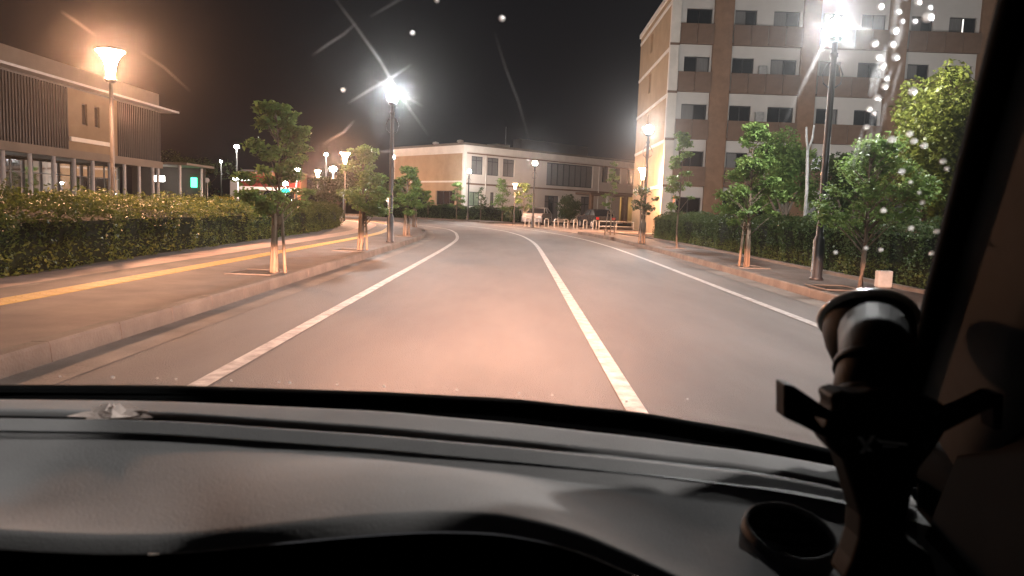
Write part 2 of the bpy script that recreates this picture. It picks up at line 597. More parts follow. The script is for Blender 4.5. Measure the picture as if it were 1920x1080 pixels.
FB_A = math.atan2(18, 20.3)
fb = empty("school_building", (-5.3, 76.0, 0), FB_A, "pale two-storey building with flat roof across the far bend", "building")
F3 = lambda u, d, z: (u, d, z)                 # front: local x along, y into the building
S3 = lambda u, d, z: (d, u, z)                 # flank: local y along
LIT_ROOM = emit("lit_entrance_wall_lamp", (1.0, 0.66, 0.28), 30.0)
front_open = [(0.92, 2.52, 4.75, 6.6), (3.03, 4.68, 4.75, 6.6), (5.17, 6.88, 4.75, 6.6), (11.65, 19.3, 4.15, 6.7),
              (20.9, 22.12, 4.95, 6.85), (22.85, 24.4, 4.95, 6.85), (25.6, 27.0, 4.95, 6.85),
              (0.74, 2.2, 1.5, 2.95), (3.55, 4.16, 0.5, 3.0), (11.5, 13.8, 0.12, 3.0), (17.4, 19.1, 0.12, 3.1), (24.4, 27.4, 0.12, 3.4)]
facade(0.0, 34.0, 0.0, 7.0, front_open, 0.35, F3).build("front_wall", PALEWALL, fb)
flank_open = [(1.5, 4.9, 1.5, 3.0), (6.5, 9.8, 1.5, 3.0)]
facade(-0.001, 13.0, 0.0, 7.0, flank_open, 0.3, S3).build("flank_wall", OCHRE, fb)
mb = MB()
mb.box(-0.001, 34.0, 13.0, 13.2, 0, 7.0)
mb.box(33.8, 34.0, 0.36, 13.0, 0, 7.0)
mb.build("rear_wall", PALEWALL, fb)
mb = MB()
mb.box(-0.18, 34.1, -0.18, 13.3, 7.0, 7.62)
mb.build("cornice", PALETRIM, fb)
mb = MB()
mb.box(-0.26, 34.2, -0.26, 13.4, 7.62, 7.86)
mb.build("parapet_cap", BEIGE, fb)
for z in (3.86, 6.82):
    mb = MB()
    mb.box(-0.10, -0.003, 0.22, 12.9, z, z + 0.17)
    mb.build("flank_band", PALETRIM, fb)
mb = MB()
mb.box(-0.12, 0.22, -0.12, 0.2, 0.0, 6.998)
mb.build("corner_pier", PALETRIM, fb)
mb = MB()
mb.box(0.23, 34.0, -0.09, -0.003, 3.66, 3.84)
mb.build("string_course", BROWN, fb)
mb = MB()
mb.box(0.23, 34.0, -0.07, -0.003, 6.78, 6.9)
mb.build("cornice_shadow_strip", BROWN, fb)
for u in (2.78, 20.28):
    mb = MB()
    mb.tube([(u, -0.09, 0.1), (u, -0.09, 6.75)], 0.07, 8)
    mb.build("downpipe", PALETRIM, fb, True)
for i, (a, b, c_, d) in enumerate(front_open[:3]):
    window(fb, a, b, c_, d, 0.28, F3, ((a + b) / 2,), (d - 0.42,), 0.07, [CURTAIN, CURTAIN])
window(fb, 11.65, 19.3, 4.15, 6.7, 0.25, F3, [11.65 + 0.956 * k for k in range(1, 8)], (), 0.11, [CURTAIN, CURTAIN])
for (a, b, c_, d) in front_open[4:7]:
    window(fb, a, b, c_, d, 0.28, F3, ((a + b) / 2,), (), 0.07, [GLASSDARK, CURTAIN])
GREENROOM = mat("pale_green_curtain_glass", (0.22, 0.27, 0.19), 0.3, 0.5, noise=(3, 0.3))
window(fb, 0.74, 2.2, 1.5, 2.95, 0.28, F3, (1.5,), (), 0.06, [GREENROOM])
window(fb, 3.55, 4.16, 0.5, 3.0, 0.28, F3, (), (), 0.09, [CURTAIN])
window(fb, 11.5, 13.8, 0.12, 3.0, 0.25, F3, (12.3, 13.05), (2.3,), 0.09, [CURTAIN, GLASSDARK, CURTAIN], name="glazed_door")
window(fb, 17.4, 19.1, 0.12, 3.1, 0.25, F3, (18.25,), (2.2, 1.0), 0.12, [CURTAIN, CURTAIN], name="glazed_door")
for (a, b, c_, d) in flank_open:
    window(fb, a, b, c_, d, 0.25, S3, ((a * 2 + b) / 3, (a + 2 * b) / 3), (), 0.07, [GLASSDARK])
mb = MB()
mb.box(16.4, 23.8, -2.4, -0.003, 3.3, 3.56)
mb.build("entrance_canopy", BROWN, fb, bevel=0.02)
for u in (17.0, 19.9, 23.2):
    mb = MB()
    mb.box(u - 0.2, u + 0.2, -2.2, -1.8, 0.02, 3.298, 0.03)
    mb.build("canopy_column", WHITEWALL if u == 19.9 else BROWN2, fb)
# warm lit recess at the far end of the front
mb = MB()
mb.add([(24.4, .352, .12), (24.4, 3.2, .12), (24.4, 3.2, 3.4), (24.4, .352, 3.4)], [(0, 1, 2, 3)])
mb.add([(27.4, .352, .12), (27.4, 3.2, .12), (27.4, 3.2, 3.4), (27.4, .352, 3.4)], [(3, 2, 1, 0)])
mb.add([(24.4, 3.2, .12), (27.4, 3.2, .12), (27.4, 3.2, 3.4), (24.4, 3.2, 3.4)], [(0, 1, 2, 3)])
mb.add([(24.4, .352, 3.4), (27.4, .352, 3.4), (27.4, 3.2, 3.4), (24.4, 3.2, 3.4)], [(0, 1, 2, 3)])
mb.build("entrance_recess", mat("cream_recess_wall", (0.62, 0.52, 0.34), 0.8, noise=(1, .1)), fb)
mb = MB()
mb.lathe([(0.28, 3.30), (0.30, 3.33), (0.30, 3.385), (0.05, 3.395)], 12, (25.9, 1.8, 0))
mb.build("ceiling_lamp", LIT_ROOM, fb)
mb = MB()
for k in range(5):
    mb.box(24.75 + k * .12, 24.80 + k * .12, 0.0, 0.06, 0.12, 3.3)
mb.build("timber_screen", BROWN2, fb)
# roof plant and mast
mb = MB()
mb.box(0.2, 33.7, 0.1, 12.9, 7.3, 7.5)
mb.build("roof", ROOFGREY, fb)
mb = MB()
mb.box(11.0, 13.0, 8.0, 10.0, 7.5, 9.0)
mb.build("roof_plant_box", PALETRIM, fb, bevel=0.03)
mb = MB()
mb.box(17.5, 30.0, 11.0, 12.6, 7.5, 10.3)
mb.build("roof_penthouse", ROOFGREY, fb, bevel=0.03)
mb = MB()
mb.tube([(14.0, 10, 7.5), (14.0, 10, 11.4)], [0.06, 0.03], 6)
mb.build("roof_mast", GREYPAINT, fb)
for u, v in ((1.0, 6.5), (0.9, 2.0)):
    mb = MB()
    mb.lathe([(0.25, 7.5), (0.25, 8.05), (0.36, 8.1), (0.3, 8.25), (0.05, 8.3)], 10, (u, v, 0))
    mb.build("roof_vent", PALETRIM, fb)

# ------------------------------------------------------------------ five-storey block on the right
rb = empty("apartment_block", (9.44, 47.0, 0), rad(-0.6), "tall five-storey block with brown balcony panels and ochre flank wall", "building")
wins = [(0.69, 2.26), (3.66, 5.0), (6.03, 7.64), (9.05, 10.4), (11.4, 12.9), (14.45, 15.76), (16.74, 18.4), (20.0, 21.4), (22.6, 24.1)]
piers = [(2.36, 3.54), (7.80, 8.85), (13.05, 14.2), (18.6, 19.75), (24.4, 25.5)]
opens = []
for r in range(5):
    zb = 1.46 + 2.88 * r
    for a, b in wins:
        opens.append((a, b, zb, zb + 1.0))
facade(0.0, 26.0, 0.0, 15.2, opens, 0.25, F3).build("front_wall", WHITEWALL, rb)
sopen = [(8.0, 8.9, 1.5 + 2.88 * r, 2.9 + 2.88 * r) for r in range(1, 5)]
facade(-0.001, 13.6, 0.0, 15.2, sopen, 0.25, S3).build("flank_wall", OCHRE, rb)
mb = MB()
mb.box(0.0, 26.0, 13.61, 13.8, 0, 15.2)
mb.box(25.8, 26.0, 0.3, 13.6, 0, 15.2)
mb.box(0.3, 25.7, 0.6, 13.5, 15.0, 15.18)
mb.build("rear_wall_and_roof", OCHRE, rb)
mb = MB()
mb.box(-0.12, 26.1, -0.12, 13.9, 15.2, 15.5)
mb.build("parapet_cap", PALETRIM, rb)
mb = MB()
mb.box(-0.27, 0.29, -0.30, -0.004, 0.0, 15.198)
mb.box(-0.27, -0.004, -0.004, 0.05, 0.0, 15.198)
mb.build("corner_pier", PALETRIM, rb)
for r in range(5):
    z = 3.13 + 2.88 * r
    mb = MB()
    mb.box(-0.08, -0.004, 0.06, 13.5, z - 0.1, z + 0.09)
    mb.build("flank_band", PALETRIM, rb)
    mb = MB()
    mb.box(-0.29, 0.31, -0.32, -0.301, z - 0.08, z + 0.07)
    mb.build("pier_joint", BROWN, rb)
for a, b in piers:
    mb = MB()
    mb.box(a, b, -0.22, -0.004, 0.0, 15.198)
    mb.build("brown_pier", BROWN2, rb)
rng = np.random.default_rng(3)
bays = [(0.30, 2.355), (3.545, 7.795), (8.855, 13.045), (14.205, 18.595), (19.755, 24.395)]
pan = {}
for r in range(5):
    z0, z1 = 3.15 + 2.88 * r - 2.88, 4.32 + 2.88 * r - 2.88
    z0 = max(z0, 0.12)
    for a, b in bays:
        n = max(2, round((b - a) / 1.05))
        w = (b - a) / n
        for i in range(n):
            key = (round(w, 3), round(z1 - z0, 3))
            if key not in pan:
                mb = MB()
                mb.box(0.012, w - 0.012, -0.05, 0.0, 0.0, z1 - z0)
                o = mb.build("balcony_panel", BROWN, rb, bevel=0.008, seg=1)
                pan[key] = o
            else:
                o = pan[key].copy()
                COL.objects.link(o)
            o.location = (a + i * w, -0.34, z0)
        mb = MB()
        mb.box(a + 0.003, b - 0.003, -0.33, -0.004, z0 + 0.02, z0 + 0.14)
        mb.build("balcony_slab", BROWN, rb)
        mb = MB()
        mb.box(a + 0.003, b - 0.003, -0.345, -0.28, z1 + 0.003, z1 + 0.05)
        mb.build("balcony_rail", BROWN, rb)
for i, (a, b, c_, d) in enumerate(opens):
    kind = rng.random()
    g2 = [GLASSDARK, GLASSDARK] if kind < 0.35 else ([CURTAIN, GLASSDARK] if kind < 0.75 else [GLASSDARK, CURTAIN])
    window(rb, a, b, c_, d, 0.2, F3, ((a + b) / 2,), (), 0.05, g2)
mb = MB()
mb.box(17.62, 17.70, 0.165, 0.168, 1.46 + 2.88 * 4 + .08, 2.40 + 2.88 * 4)
mb.build("lit_curtain_gap", emit("room_light_gap", (1.0, .95, .85), 1.2), rb)
for (a, b, c_, d) in sopen:
    window(rb, a, b, c_, d, 0.2, S3, (), (), 0.06, [GLASSDARK])
for z in (3.6, 6.5, 9.3):
    mb = MB()
    mb.box(5.25, 5.75, -0.30, -0.006, z + 0.75, z + 1.35)
    mb.build("air_conditioner", GREYPAINT, rb, bevel=0.02)
mb = MB()
mb.box(0.45, 0.55, -0.36, -0.335, 2.0, 2.5)
mb.build("small_red_notice", emit("red_notice_lamp", (1, .25, .12), 1.2), rb)

# ------------------------------------------------------------------ two-storey hall on the left
LX = -23.5
lb = empty("community_hall", (LX, 49.3, 0), rad(-90), "low two-storey hall with dark ribbed cladding and colonnade behind the hedge", "building")
# local x runs towards the camera, local y away from the road (into the building)
Lx = lambda Y: 49.3 - Y
L3 = lambda u, d, z: (u, -d, z)
lb.rotation_euler = (0, 0, rad(-90))
# after -90 deg: local +x -> world -Y, local +y -> world +X ; into the building is local -y
mb = MB()
mb.box(0.0, 30.0, -14.0, -2.6, 0.0, 0.12)
mb.build("floor_slab", CONCRETE, lb)


def ribs(u0, u1, z0, z1):
    mb = MB()
    mb.box(u0, u1, -0.25, 0.0, z0, z1)
    u = u0 + 0.06
    while u < u1 - 0.1:
        mb.box(u, u + 0.10, 0.001, 0.05, z0 + 0.02, z1 - 0.02)
        u += 0.22
    return mb


ribs(0.0, Lx(44.05), 3.55, 6.75).build("ribbed_cladding", DARKCLAD, lb)
ribs(Lx(39.2), 30.0, 3.55, 6.75).build("ribbed_cladding", DARKCLAD, lb)
tan_open = [(Lx(41.02), Lx(40.5), 4.98, 6.12), (Lx(42.22), Lx(41.7), 4.98, 6.12)]
facade(Lx(44.05) + .001, Lx(39.2) - .001, 3.55, 6.75, tan_open, 0.2, lambda u, d, z: (u, -0.02 - d, z)).build("tan_wall", TANWALL, lb)
for o_ in tan_open:
    window(lb, *o_, 0.17, lambda u, d, z: (u, -0.02 - d, z), (), (), 0.05, [GLASSDARK])
mb = MB()
mb.box(Lx(43.4), Lx(39.3), 0.0, 0.10, 4.02, 4.24)
mb.build("tan_wall_sill", PALETRIM, lb)
mb = MB()
mb.box(-0.02, 30.0, -0.3, 0.14, 3.12, 3.548)
mb.build("floor_band", BEIGE, lb)
mb = MB()
mb.box(-1.6, 30.2, -14.4, 0.55, 6.90, 7.02)
mb.build("eave", STEEL, lb)
mb = MB()
mb.box(0.0, 30.0, -14.0, -0.05, 7.02, 7.92)
mb.build("roof_fascia", BEIGE, lb)
mb = MB()
mb.box(-0.0, 30.0, -14.0, -0.26, 6.75, 6.899)
mb.build("soffit", ROOFGREY, lb)
mb = MB()
mb.box(-0.02, 0.15, -14.0, -0.31, 3.13, 6.749)
mb.box(0.151, 30, -14, -13.8, 0.12, 6.74)
mb.box(29.8, 30, -13.79, -0.31, 0.12, 6.74)
mb.build("gable_wall", DARKCLAD, lb)
mb = MB()
mb.box(0.16, 29.7, -13.7, -0.31, 3.3, 3.4)
mb.build("ground_floor_ceiling", DARKROOM, lb)
for Y in (49.0, 48.3, 46.55, 44.8, 43.2, 41.45, 39.7, 37.95, 36.1, 34.2, 32.3, 30.4, 28.5):
    mb = MB()
    mb.lathe([(0.13, 0.0), (0.13, 0.05), (0.10, 0.08), (0.10, 3.118)], 12, (Lx(Y), -0.05, 0))
    mb.build("column", STEEL, lb, True)
mb = MB()
mb.box(0.2, 29.6, -7.0, -6.8, 0.12, 3.29)
mb.build("back_wall", DARKROOM, lb)
LAMPW = emit("hall_lamp", (1.0, 0.95, 0.85), 55.0)
u = 0.4
i = 0
GL = bpy.data.materials.new("shop_glass")
GL.use_nodes = True
n_, l_ = GL.node_tree.nodes, GL.node_tree.links
gls = n_.new("ShaderNodeBsdfGlossy")
gls.inputs["Roughness"].default_value = 0.03
trn = n_.new("ShaderNodeBsdfTransparent")
trn.inputs[0].default_value = (0.78, 0.80, 0.80, 1)
frn = n_.new("ShaderNodeFresnel")
frn.inputs[0].default_value = 1.5
mxs = n_.new("ShaderNodeMixShader")
l_.new(frn.outputs[0], mxs.inputs[0])
l_.new(trn.outputs[0], mxs.inputs[1])
l_.new(gls.outputs[0], mxs.inputs[2])
l_.new(mxs.outputs[0], n_["Material Output"].inputs[0])
wnd = None
while u < 29:
    window(lb, u, u + 1.75, 0.13, 3.1, 2.6, lambda a, d, z: (a, -d, z), (), (2.3,), 0.05, [GL], name="glass_bay")
    u += 1.75
for Y, z, d in ((35.0, 2.25, 4.2), (38.4, 2.3, 4.0), (40.6, 2.3, 5.5), (41.7, 1.8, 4.6), (46.6, 2.0, 5.0), (47.8, 1.75, 5.2)):
    mb = MB()
    mb.lathe([(0.03, 0.12), (0.13, 0.06), (0.14, -0.04), (0.05, -0.09)], 10, (Lx(Y), -d, z))
    o = mb.build("pendant_lamp", LAMPW, lb)
    mb = MB()
    mb.tube([(Lx(Y), -d, z + 0.1), (Lx(Y), -d, 3.29)], 0.012, 5)
    mb.build("pendant_cord", DARKFRAME, o)

# entrance porch beside the hall
po = empty("entrance_porch", (-23.9, 50.9, 0), 0, "small flat-roofed glazed porch with green exit light next to hall", "porch")
mb = MB()
mb.box(-4.5, 1.6, -0.4, 4.2, 3.45, 3.62)
mb.build("porch_roof", BEIGE, po, bevel=0.02)
for x, y in ((0.9, 0.1), (0.9, 3.6), (-3.8, 0.1)):
    mb = MB()
    mb.lathe([(0.09, 0), (0.09, 3.449)], 10, (x, y, 0))
    mb.build("porch_column", STEEL, po, True)
mb = MB()
mb.box(-4.4, 1.0, 4.0, 4.1, 0, 3.44)
mb.build("porch_wall", DARKROOM, po)
mb = MB()
mb.box(0.0, 0.42, 3.86, 3.99, 2.05, 2.75)
mb.build("exit_light", emit("green_exit_lamp", (0.06, 1.0, 0.35), 5.0), po, bevel=0.02)
mb = MB()
mb.box(-1.9, -1.3, 2.2, 2.6, 2.35, 2.75)
mb.build("porch_lamp", emit("porch_lamp_white", (1, .97, .9), 16.0), po, bevel=0.05)
mb = MB()
mb.box(-1.2, -0.6, 3.0, 3.6, 0.6, 0.8)
mb.tube([(-0.9, 3.3, 0), (-0.9, 3.3, .6)], .05, 6)
mb.build("glowing_desk", emit("desk_glow", (1, .96, .85), 6.0), po, bevel=0.02)  # the desk itself emits; its lit look is put in as glow

# ------------------------------------------------------------------ street lamps
LEDM = emit("led_globe_light", (0.98, 0.97, 0.95), LED)
WARMM = emit("warm_funnel_light", (1.0, 0.49, 0.27), WARM)


def ico(r, c, sub=2):
    t = (1 + 5 ** .5) / 2
    v = [Vector(p).normalized() for p in ((-1, t, 0), (1, t, 0), (-1, -t, 0), (1, -t, 0), (0, -1, t), (0, 1, t), (0, -1, -t), (0, 1, -t), (t, 0, -1), (t, 0, 1), (-t, 0, -1), (-t, 0, 1))]
    f = [(0, 11, 5), (0, 5, 1), (0, 1, 7), (0, 7, 10), (0, 10, 11), (1, 5, 9), (5, 11, 4), (11, 10, 2), (10, 7, 6), (7, 1, 8), (3, 9, 4), (3, 4, 2), (3, 2, 6), (3, 6, 8), (3, 8, 9), (4, 9, 5), (2, 4, 11), (6, 2, 10), (8, 6, 7), (9, 8, 1)]
    for _ in range(sub - 1):
        nf, cache = [], {}

        def midp(a, b):
            k_ = (min(a, b), max(a, b))
            if k_ not in cache:
                cache[k_] = len(v)
                v.append(((v[a] + v[b]) / 2).normalized())
            return cache[k_]
        for a, b, c_ in f:
            ab, bc, ca = midp(a, b), midp(b, c_), midp(c_, a)
            nf += [(a, ab, ca), (b, bc, ab), (c_, ca, bc), (ab, bc, ca)]
        f = nf
    mb = MB()
    mb.add([Vector(c) + p * r for p in v], f)
    return mb


def led_lamp(loc, label, h=4.6, sub=2, r=0.17):
    e = empty("street_lamp", loc, 0, label, "street lamp", "white globe street lamps along the road")
    mb = MB()
    mb.lathe([(0.13, 0.0), (0.13, 0.04), (0.105, 0.07), (0.105, 0.75), (0.085, 0.82), (0.065, 0.86), (0.055, h - 0.55), (0.075, h - 0.53), (0.075, h - 0.47), (0.05, h - 0.45), (0.05, h - 0.27)], 14)
    mb.build("pole", BLACKPAINT, e, True)
    mb = MB()
    mb.lathe([(0.05, h - 0.268), (0.11, h - 0.25), (0.13, h - 0.19), (0.12, h - 0.165), (0.05, h - 0.16)], 14)
    mb.build("collar", BLACKPAINT, e, True)
    for sx in (-1, 1):
        mb = MB()
        mb.tube([(sx * 0.05, 0, h - 1.1), (sx * 0.16, 0, h - 1.02), (sx * 0.19, 0, h - 0.85), (sx * 0.12, 0, h - 0.68), (sx * 0.04, 0, h - 0.62)], 0.014, 6)
        mb.build("scroll_bracket", BLACKPAINT, e, True)
    ico(r, (0, 0, h), sub).build("globe", LEDM, e, True)
    mb = MB()
    mb.lathe([(0.10, h + 0.150), (0.09, h + 0.185), (0.03, h + 0.21), (0.012, h + 0.28), (0.002, h + 0.30)], 12)
    mb.build("cap", BLACKPAINT, e, True)
    return e


led_lamp((-3.78, 22.6, 0.146), "black post lamp with white globe at the kerb beside the young trees", 4.38)
led_lamp((-8.75, 52.6, 0.146), "white globe lamp on black post where the pavement bends away", 4.5, 1)
led_lamp((-4.45, 70.5, 0.0), "white globe lamp before the ochre flank of the far building", 4.7, 1)
led_lamp((1.32, 53.6, 0.035), "white globe lamp standing by the white hoop barriers", 4.6, 1)
led_lamp((5.22, 30.0, 0.146), "white globe lamp at the kerb before the tall block's flank", 4.5)
led_lamp((5.85, 14.2, 0.146), "nearest white globe lamp, glaring high beside the windscreen pillar", 4.72)
led_lamp((-3.78, -7.5, 0.146), "white globe lamp on the hedge side behind the car", 4.55)
led_lamp((24.5, 30.0, 0.10), "unseen globe lamp added in the yard to light the tall block", 5.2)  # added out of view to brighten the front of the block
led_lamp((5.85, 2.2, 0.146), "unseen globe lamp added abreast of the car to light the dashboard", 4.7)  # added out of view, off the row's spacing, to light the dashboard


FUNNELPOLE = mat("dull_brown_pole_paint", (0.05, 0.045, 0.042), 0.6, 0.3, noise=(8, .3))


def warm_lamp(loc, label, h=4.55, n=14, s=1.0):
    e = empty("funnel_lamp", loc, 0, label, "street lamp", "orange funnel lamps on slim posts")
    mb = MB()
    mb.lathe([(0.10, 0), (0.10, 0.05), (0.06, 0.1), (0.06, 0.5), (0.05, 0.55), (0.045, h - 0.72 * s)], 12)
    mb.build("pole", FUNNELPOLE, e, True)
    mb = MB()
    mb.lathe([(0.075 * s, h - 0.70 * s), (0.10 * s, h - 0.45 * s), (0.15 * s, h - 0.25 * s), (0.24 * s, h - 0.12 * s), (0.31 * s, h - 0.05 * s)], n)
    mb.build("shade", WARMM, e, True)
    mb = MB()
    mb.lathe([(0.06 * s, h - 0.80 * s), (0.15 * s, h - 0.745 * s), (0.155 * s, h - 0.715 * s), (0.05 * s, h - 0.705 * s)], n)
    mb.build("collar", FUNNELPOLE, e, True)  # disc baffle added under the head to keep its light off the pole
    mb = MB()
    mb.lathe([(0.33 * s, h - 0.045 * s), (0.33 * s, h - 0.01), (0.2 * s, h + 0.015), (0.02, h + 0.03)], n)
    mb.build("cap", GREYPAINT, e, True)
    return e


warm_lamp((-9.85, 18.2, 0.0), "orange funnel lamp glowing behind the long hedge by the hall", 4.75)
warm_lamp((-10.9, 47.5, 0.0), "orange funnel lamp beyond the crown of the second young tree", 4.5, 10)
warm_lamp((-20.6, 77.5, 0.0), "small distant orange funnel lamp between two white lights", 4.6, 8)
warm_lamp((8.1, 47.8, 0.035), "orange funnel lamp near the ochre flank of the tall block", 4.2, 10)
warm_lamp((-0.05, 62.0, 0.035), "low orange lamp standing in front of the far building", 3.4, 8, 0.6)

WHITE2 = emit("distant_white_light", (1.0, 0.97, 0.93), 130.0)


def far_light(name, x, y, z, label, r=0.25, m=None, pole=True, cat="lamp"):
    e = empty(name, (x, y, 0), 0, label, cat, "distant lights beyond the hedge")
    if pole:
        mb = MB()
        mb.lathe([(0.09, 0), (0.07, z - r * 0.9)], 8)
        mb.build("pole", GREYPAINT, e, True)
    mb = MB()
    mb.lathe([(0.02, z - r * 0.85), (r * 0.8, z - r * 0.5), (r, z), (r * 0.75, z + r * 0.45), (0.02, z + r * 0.6)], 8)
    mb.build("lamp_head", m or WHITE2, e, True)
    return e


far_light("area_light", -33.7, 90, 7.6, "tall white area light on a pole far beyond the hall", 0.32)
far_light("area_light", -35.8, 90.5, 5.8, "smaller white light low beside the tall area light", 0.16)
far_light("area_light", -21.8, 74, 4.35, "white light glowing just behind the first young tree", 0.42)
far_light("area_light", -18.4, 75, 4.7, "bright white light between the two distant orange lamps", 0.38)
far_light("area_light", -25.5, 100, 7.7, "slim tall white light above the distant orange lamp", 0.26)
far_light("bollard_light", -18.6, 62, 1.35, "low white bollard light above the hedge by the tree", 0.10)
far_light("bollard_light", -14.3, 62, 2.1, "small white bollard light on a thin post before the dark trees", 0.09)
g_ = empty("lit_sign_post", (-23.2, 75, 0), 0, "green lit sign box under a white lamp on a post", "sign")
mb = MB()
mb.lathe([(0.07, 0), (0.06, 2.8)], 8)
mb.build("pole", GREYPAINT, g_, True)
mb = MB()
mb.box(-0.42, 0.42, -0.10, 0.10, 2.15, 2.5)
mb.build("green_panel", emit("green_sign_light", (0.03, 0.9, 0.55), 3.0), g_, bevel=0.02)
mb = MB()
mb.lathe([(0.05, 2.8), (0.26, 2.9), (0.28, 3.1), (0.1, 3.25)], 8)
mb.build("lamp_head", emit("sign_lamp", (1, .98, .95), 40.0), g_)

# far shop with red awning, pylon and posts
sh = empty("far_shop", (-29.3, 80, 0), rad(8), "small shop with red sloping awning beyond the hedge", "shop")
mb = MB()
mb.box(0, 6.0, 0, 5.0, 0, 4.3)
mb.build("wall", BROWN2, sh)
mb = MB()
mb.box(-0.2, 6.2, -0.2, 5.2, 4.3, 4.5)
mb.build("roof", ROOFGREY, sh)
mb = MB()
mb.add([(-0.1, -0.01, 3.9), (6.1, -0.01, 3.9), (6.1, -1.3, 2.75), (-0.1, -1.3, 2.75), (-0.1, -0.01, 3.8), (6.1, -0.01, 3.8), (6.1, -1.3, 2.65), (-0.1, -1.3, 2.65)], [(0, 1, 2, 3), (7, 6, 5, 4), (3, 2, 6, 7), (0, 3, 7, 4), (1, 5, 6, 2)])
mb.build("awning", SIGNRED, sh)
mb = MB()
mb.box(-0.1, 6.1, -1.34, -1.305, 2.35, 2.7)
mb.build("awning_valance", SIGNWHITE, sh)
for k in range(3):
    mb = MB()
    mb.box(0.4 + k * 1.75, 1.85 + k * 1.75, -0.05, -0.005, 0.1, 2.3)
    mb.build("shop_window", GLASSDARK, sh)
for k in range(4):
    mb = MB()
    mb.tube([(0.1 + k * 1.9, -1.2, 0), (0.1 + k * 1.9, -1.2, 2.64)], 0.05, 6)
    mb.build("awning_post", GREYPAINT, sh)
py = empty("sign_pylon", (-28.15, 74.5, 0), 0, "white sign pylon with light strip on top beside the shop", "sign")
mb = MB()
mb.box(-0.38, 0.38, -0.15, 0.15, 0, 3.15)
mb.build("column", SIGNWHITE, py, bevel=0.02)
mb = MB()
mb.box(-0.1, 1.5, -0.2, 0.2, 3.17, 3.42)
mb.build("light_strip", emit("pylon_strip", (1, 1, 1), 12.0), py, bevel=0.02)
yb = empty("yellow_barrier", (-27.9, 72.0, 0), 0, "small yellow barrier box beside the white pylon", "barrier")
mb = MB()
mb.box(-1.0, 0.55, -0.2, 0.2, 0.9, 1.5)
mb.box(-0.9, -0.8, -0.1, 0.1, 0, 0.9)
mb.box(0.3, 0.4, -0.1, 0.1, 0, 0.9)
mb.build("body", mat("yellow_barrier_paint", (0.6, 0.38, 0.03), 0.5, noise=(3, .2)), yb)
for x, y, hh, lbl in ((-25.65, 60, 2.2, "thin pale sign post with dot top, nearest the porch"), (-24.85, 60, 2.6, "thin pale sign post with round plate, right of the porch"), (-9.35, 55.0, 1.55, "short pale sign post on the bend beside the globe lamp")):
    e = empty("sign_post", (x, y, 0), 0, lbl, "sign")
    mb = MB()
    mb.lathe([(0.05, 0), (0.05, hh)], 8)
    mb.build("post", WHITEPIPE, e, True)
    mb = MB()
    mb.prism([(0.2 * math.cos(a), hh + 0.12 + 0.2 * math.sin(a)) for a in np.linspace(0, 2 * math.pi, 13)[:-1]], -0.075, -0.055)
    mb.build("plate", SIGNWHITE, e)

# dark wood far behind, left of the far building and past the hall
rng = np.random.default_rng(77)


def bush_cloud(name, label, loc, rx, ry, rz, n, size, m, seed, cat="tree", group=None, trunk=1.2):
    r = np.random.default_rng(seed)
    e = empty(name, loc, 0, label, cat, group)
    mb = MB()
    mb.tube([(0, 0, 0), (0.05, 0, trunk), (0.0, 0.05, trunk + rz)], [0.14, 0.10, 0.04], 7)
    for k in range(6):
        a = r.uniform(0, 6.28)
        mb.tube([(0, 0, trunk * r.uniform(.6, 1)), (rx * .6 * math.cos(a), ry * .6 * math.sin(a), trunk + rz * r.uniform(.4, 1.3))], [0.05, 0.015], 5)
    mb.build("trunk", BARK, e)
    K = 26
    cen = r.normal(size=(K, 3))
    cen /= np.linalg.norm(cen, axis=1)[:, None]
    cen *= (r.uniform(0.25, 0.85, K)[:, None])
    rad_ = r.uniform(0.18, 0.38, K)
    which = r.integers(0, K, n)
    d = r.normal(size=(n, 3))
    d /= np.linalg.norm(d, axis=1)[:, None]
    P = cen[which] + d * (rad_[which] * r.uniform(0.55, 1.05, n))[:, None]
    P = P * np.array([rx, ry, rz]) + np.array([0, 0, trunk + rz * 0.9])
    np_quads("crown", leaves(P, size, r), m, e)
    return e


for i, (x, y, rx, rz, lbl) in enumerate(((-40, 92, 5, 3.2, "dark tree mass behind the tall area light"), (-21.5, 90, 4.0, 2.3, "dark tree beyond the distant orange lamp"),
                                        (-14.5, 84, 3.2, 1.7, "dark rounded tree left of the far ochre flank"), (-17.2, 70, 2.0, 1.3, "small dark tree behind the second young tree"), (-30, 70, 1.3, 1.2, "small dark tree beside the white pylon"))):
    bush_cloud("dark_tree", lbl, (x, y, 0), rx, rx * .8, rz, 5000, 0.32, LEAF_DARK, 200 + i, group="dark trees in the distance")

# ------------------------------------------------------------------ street trees with stakes


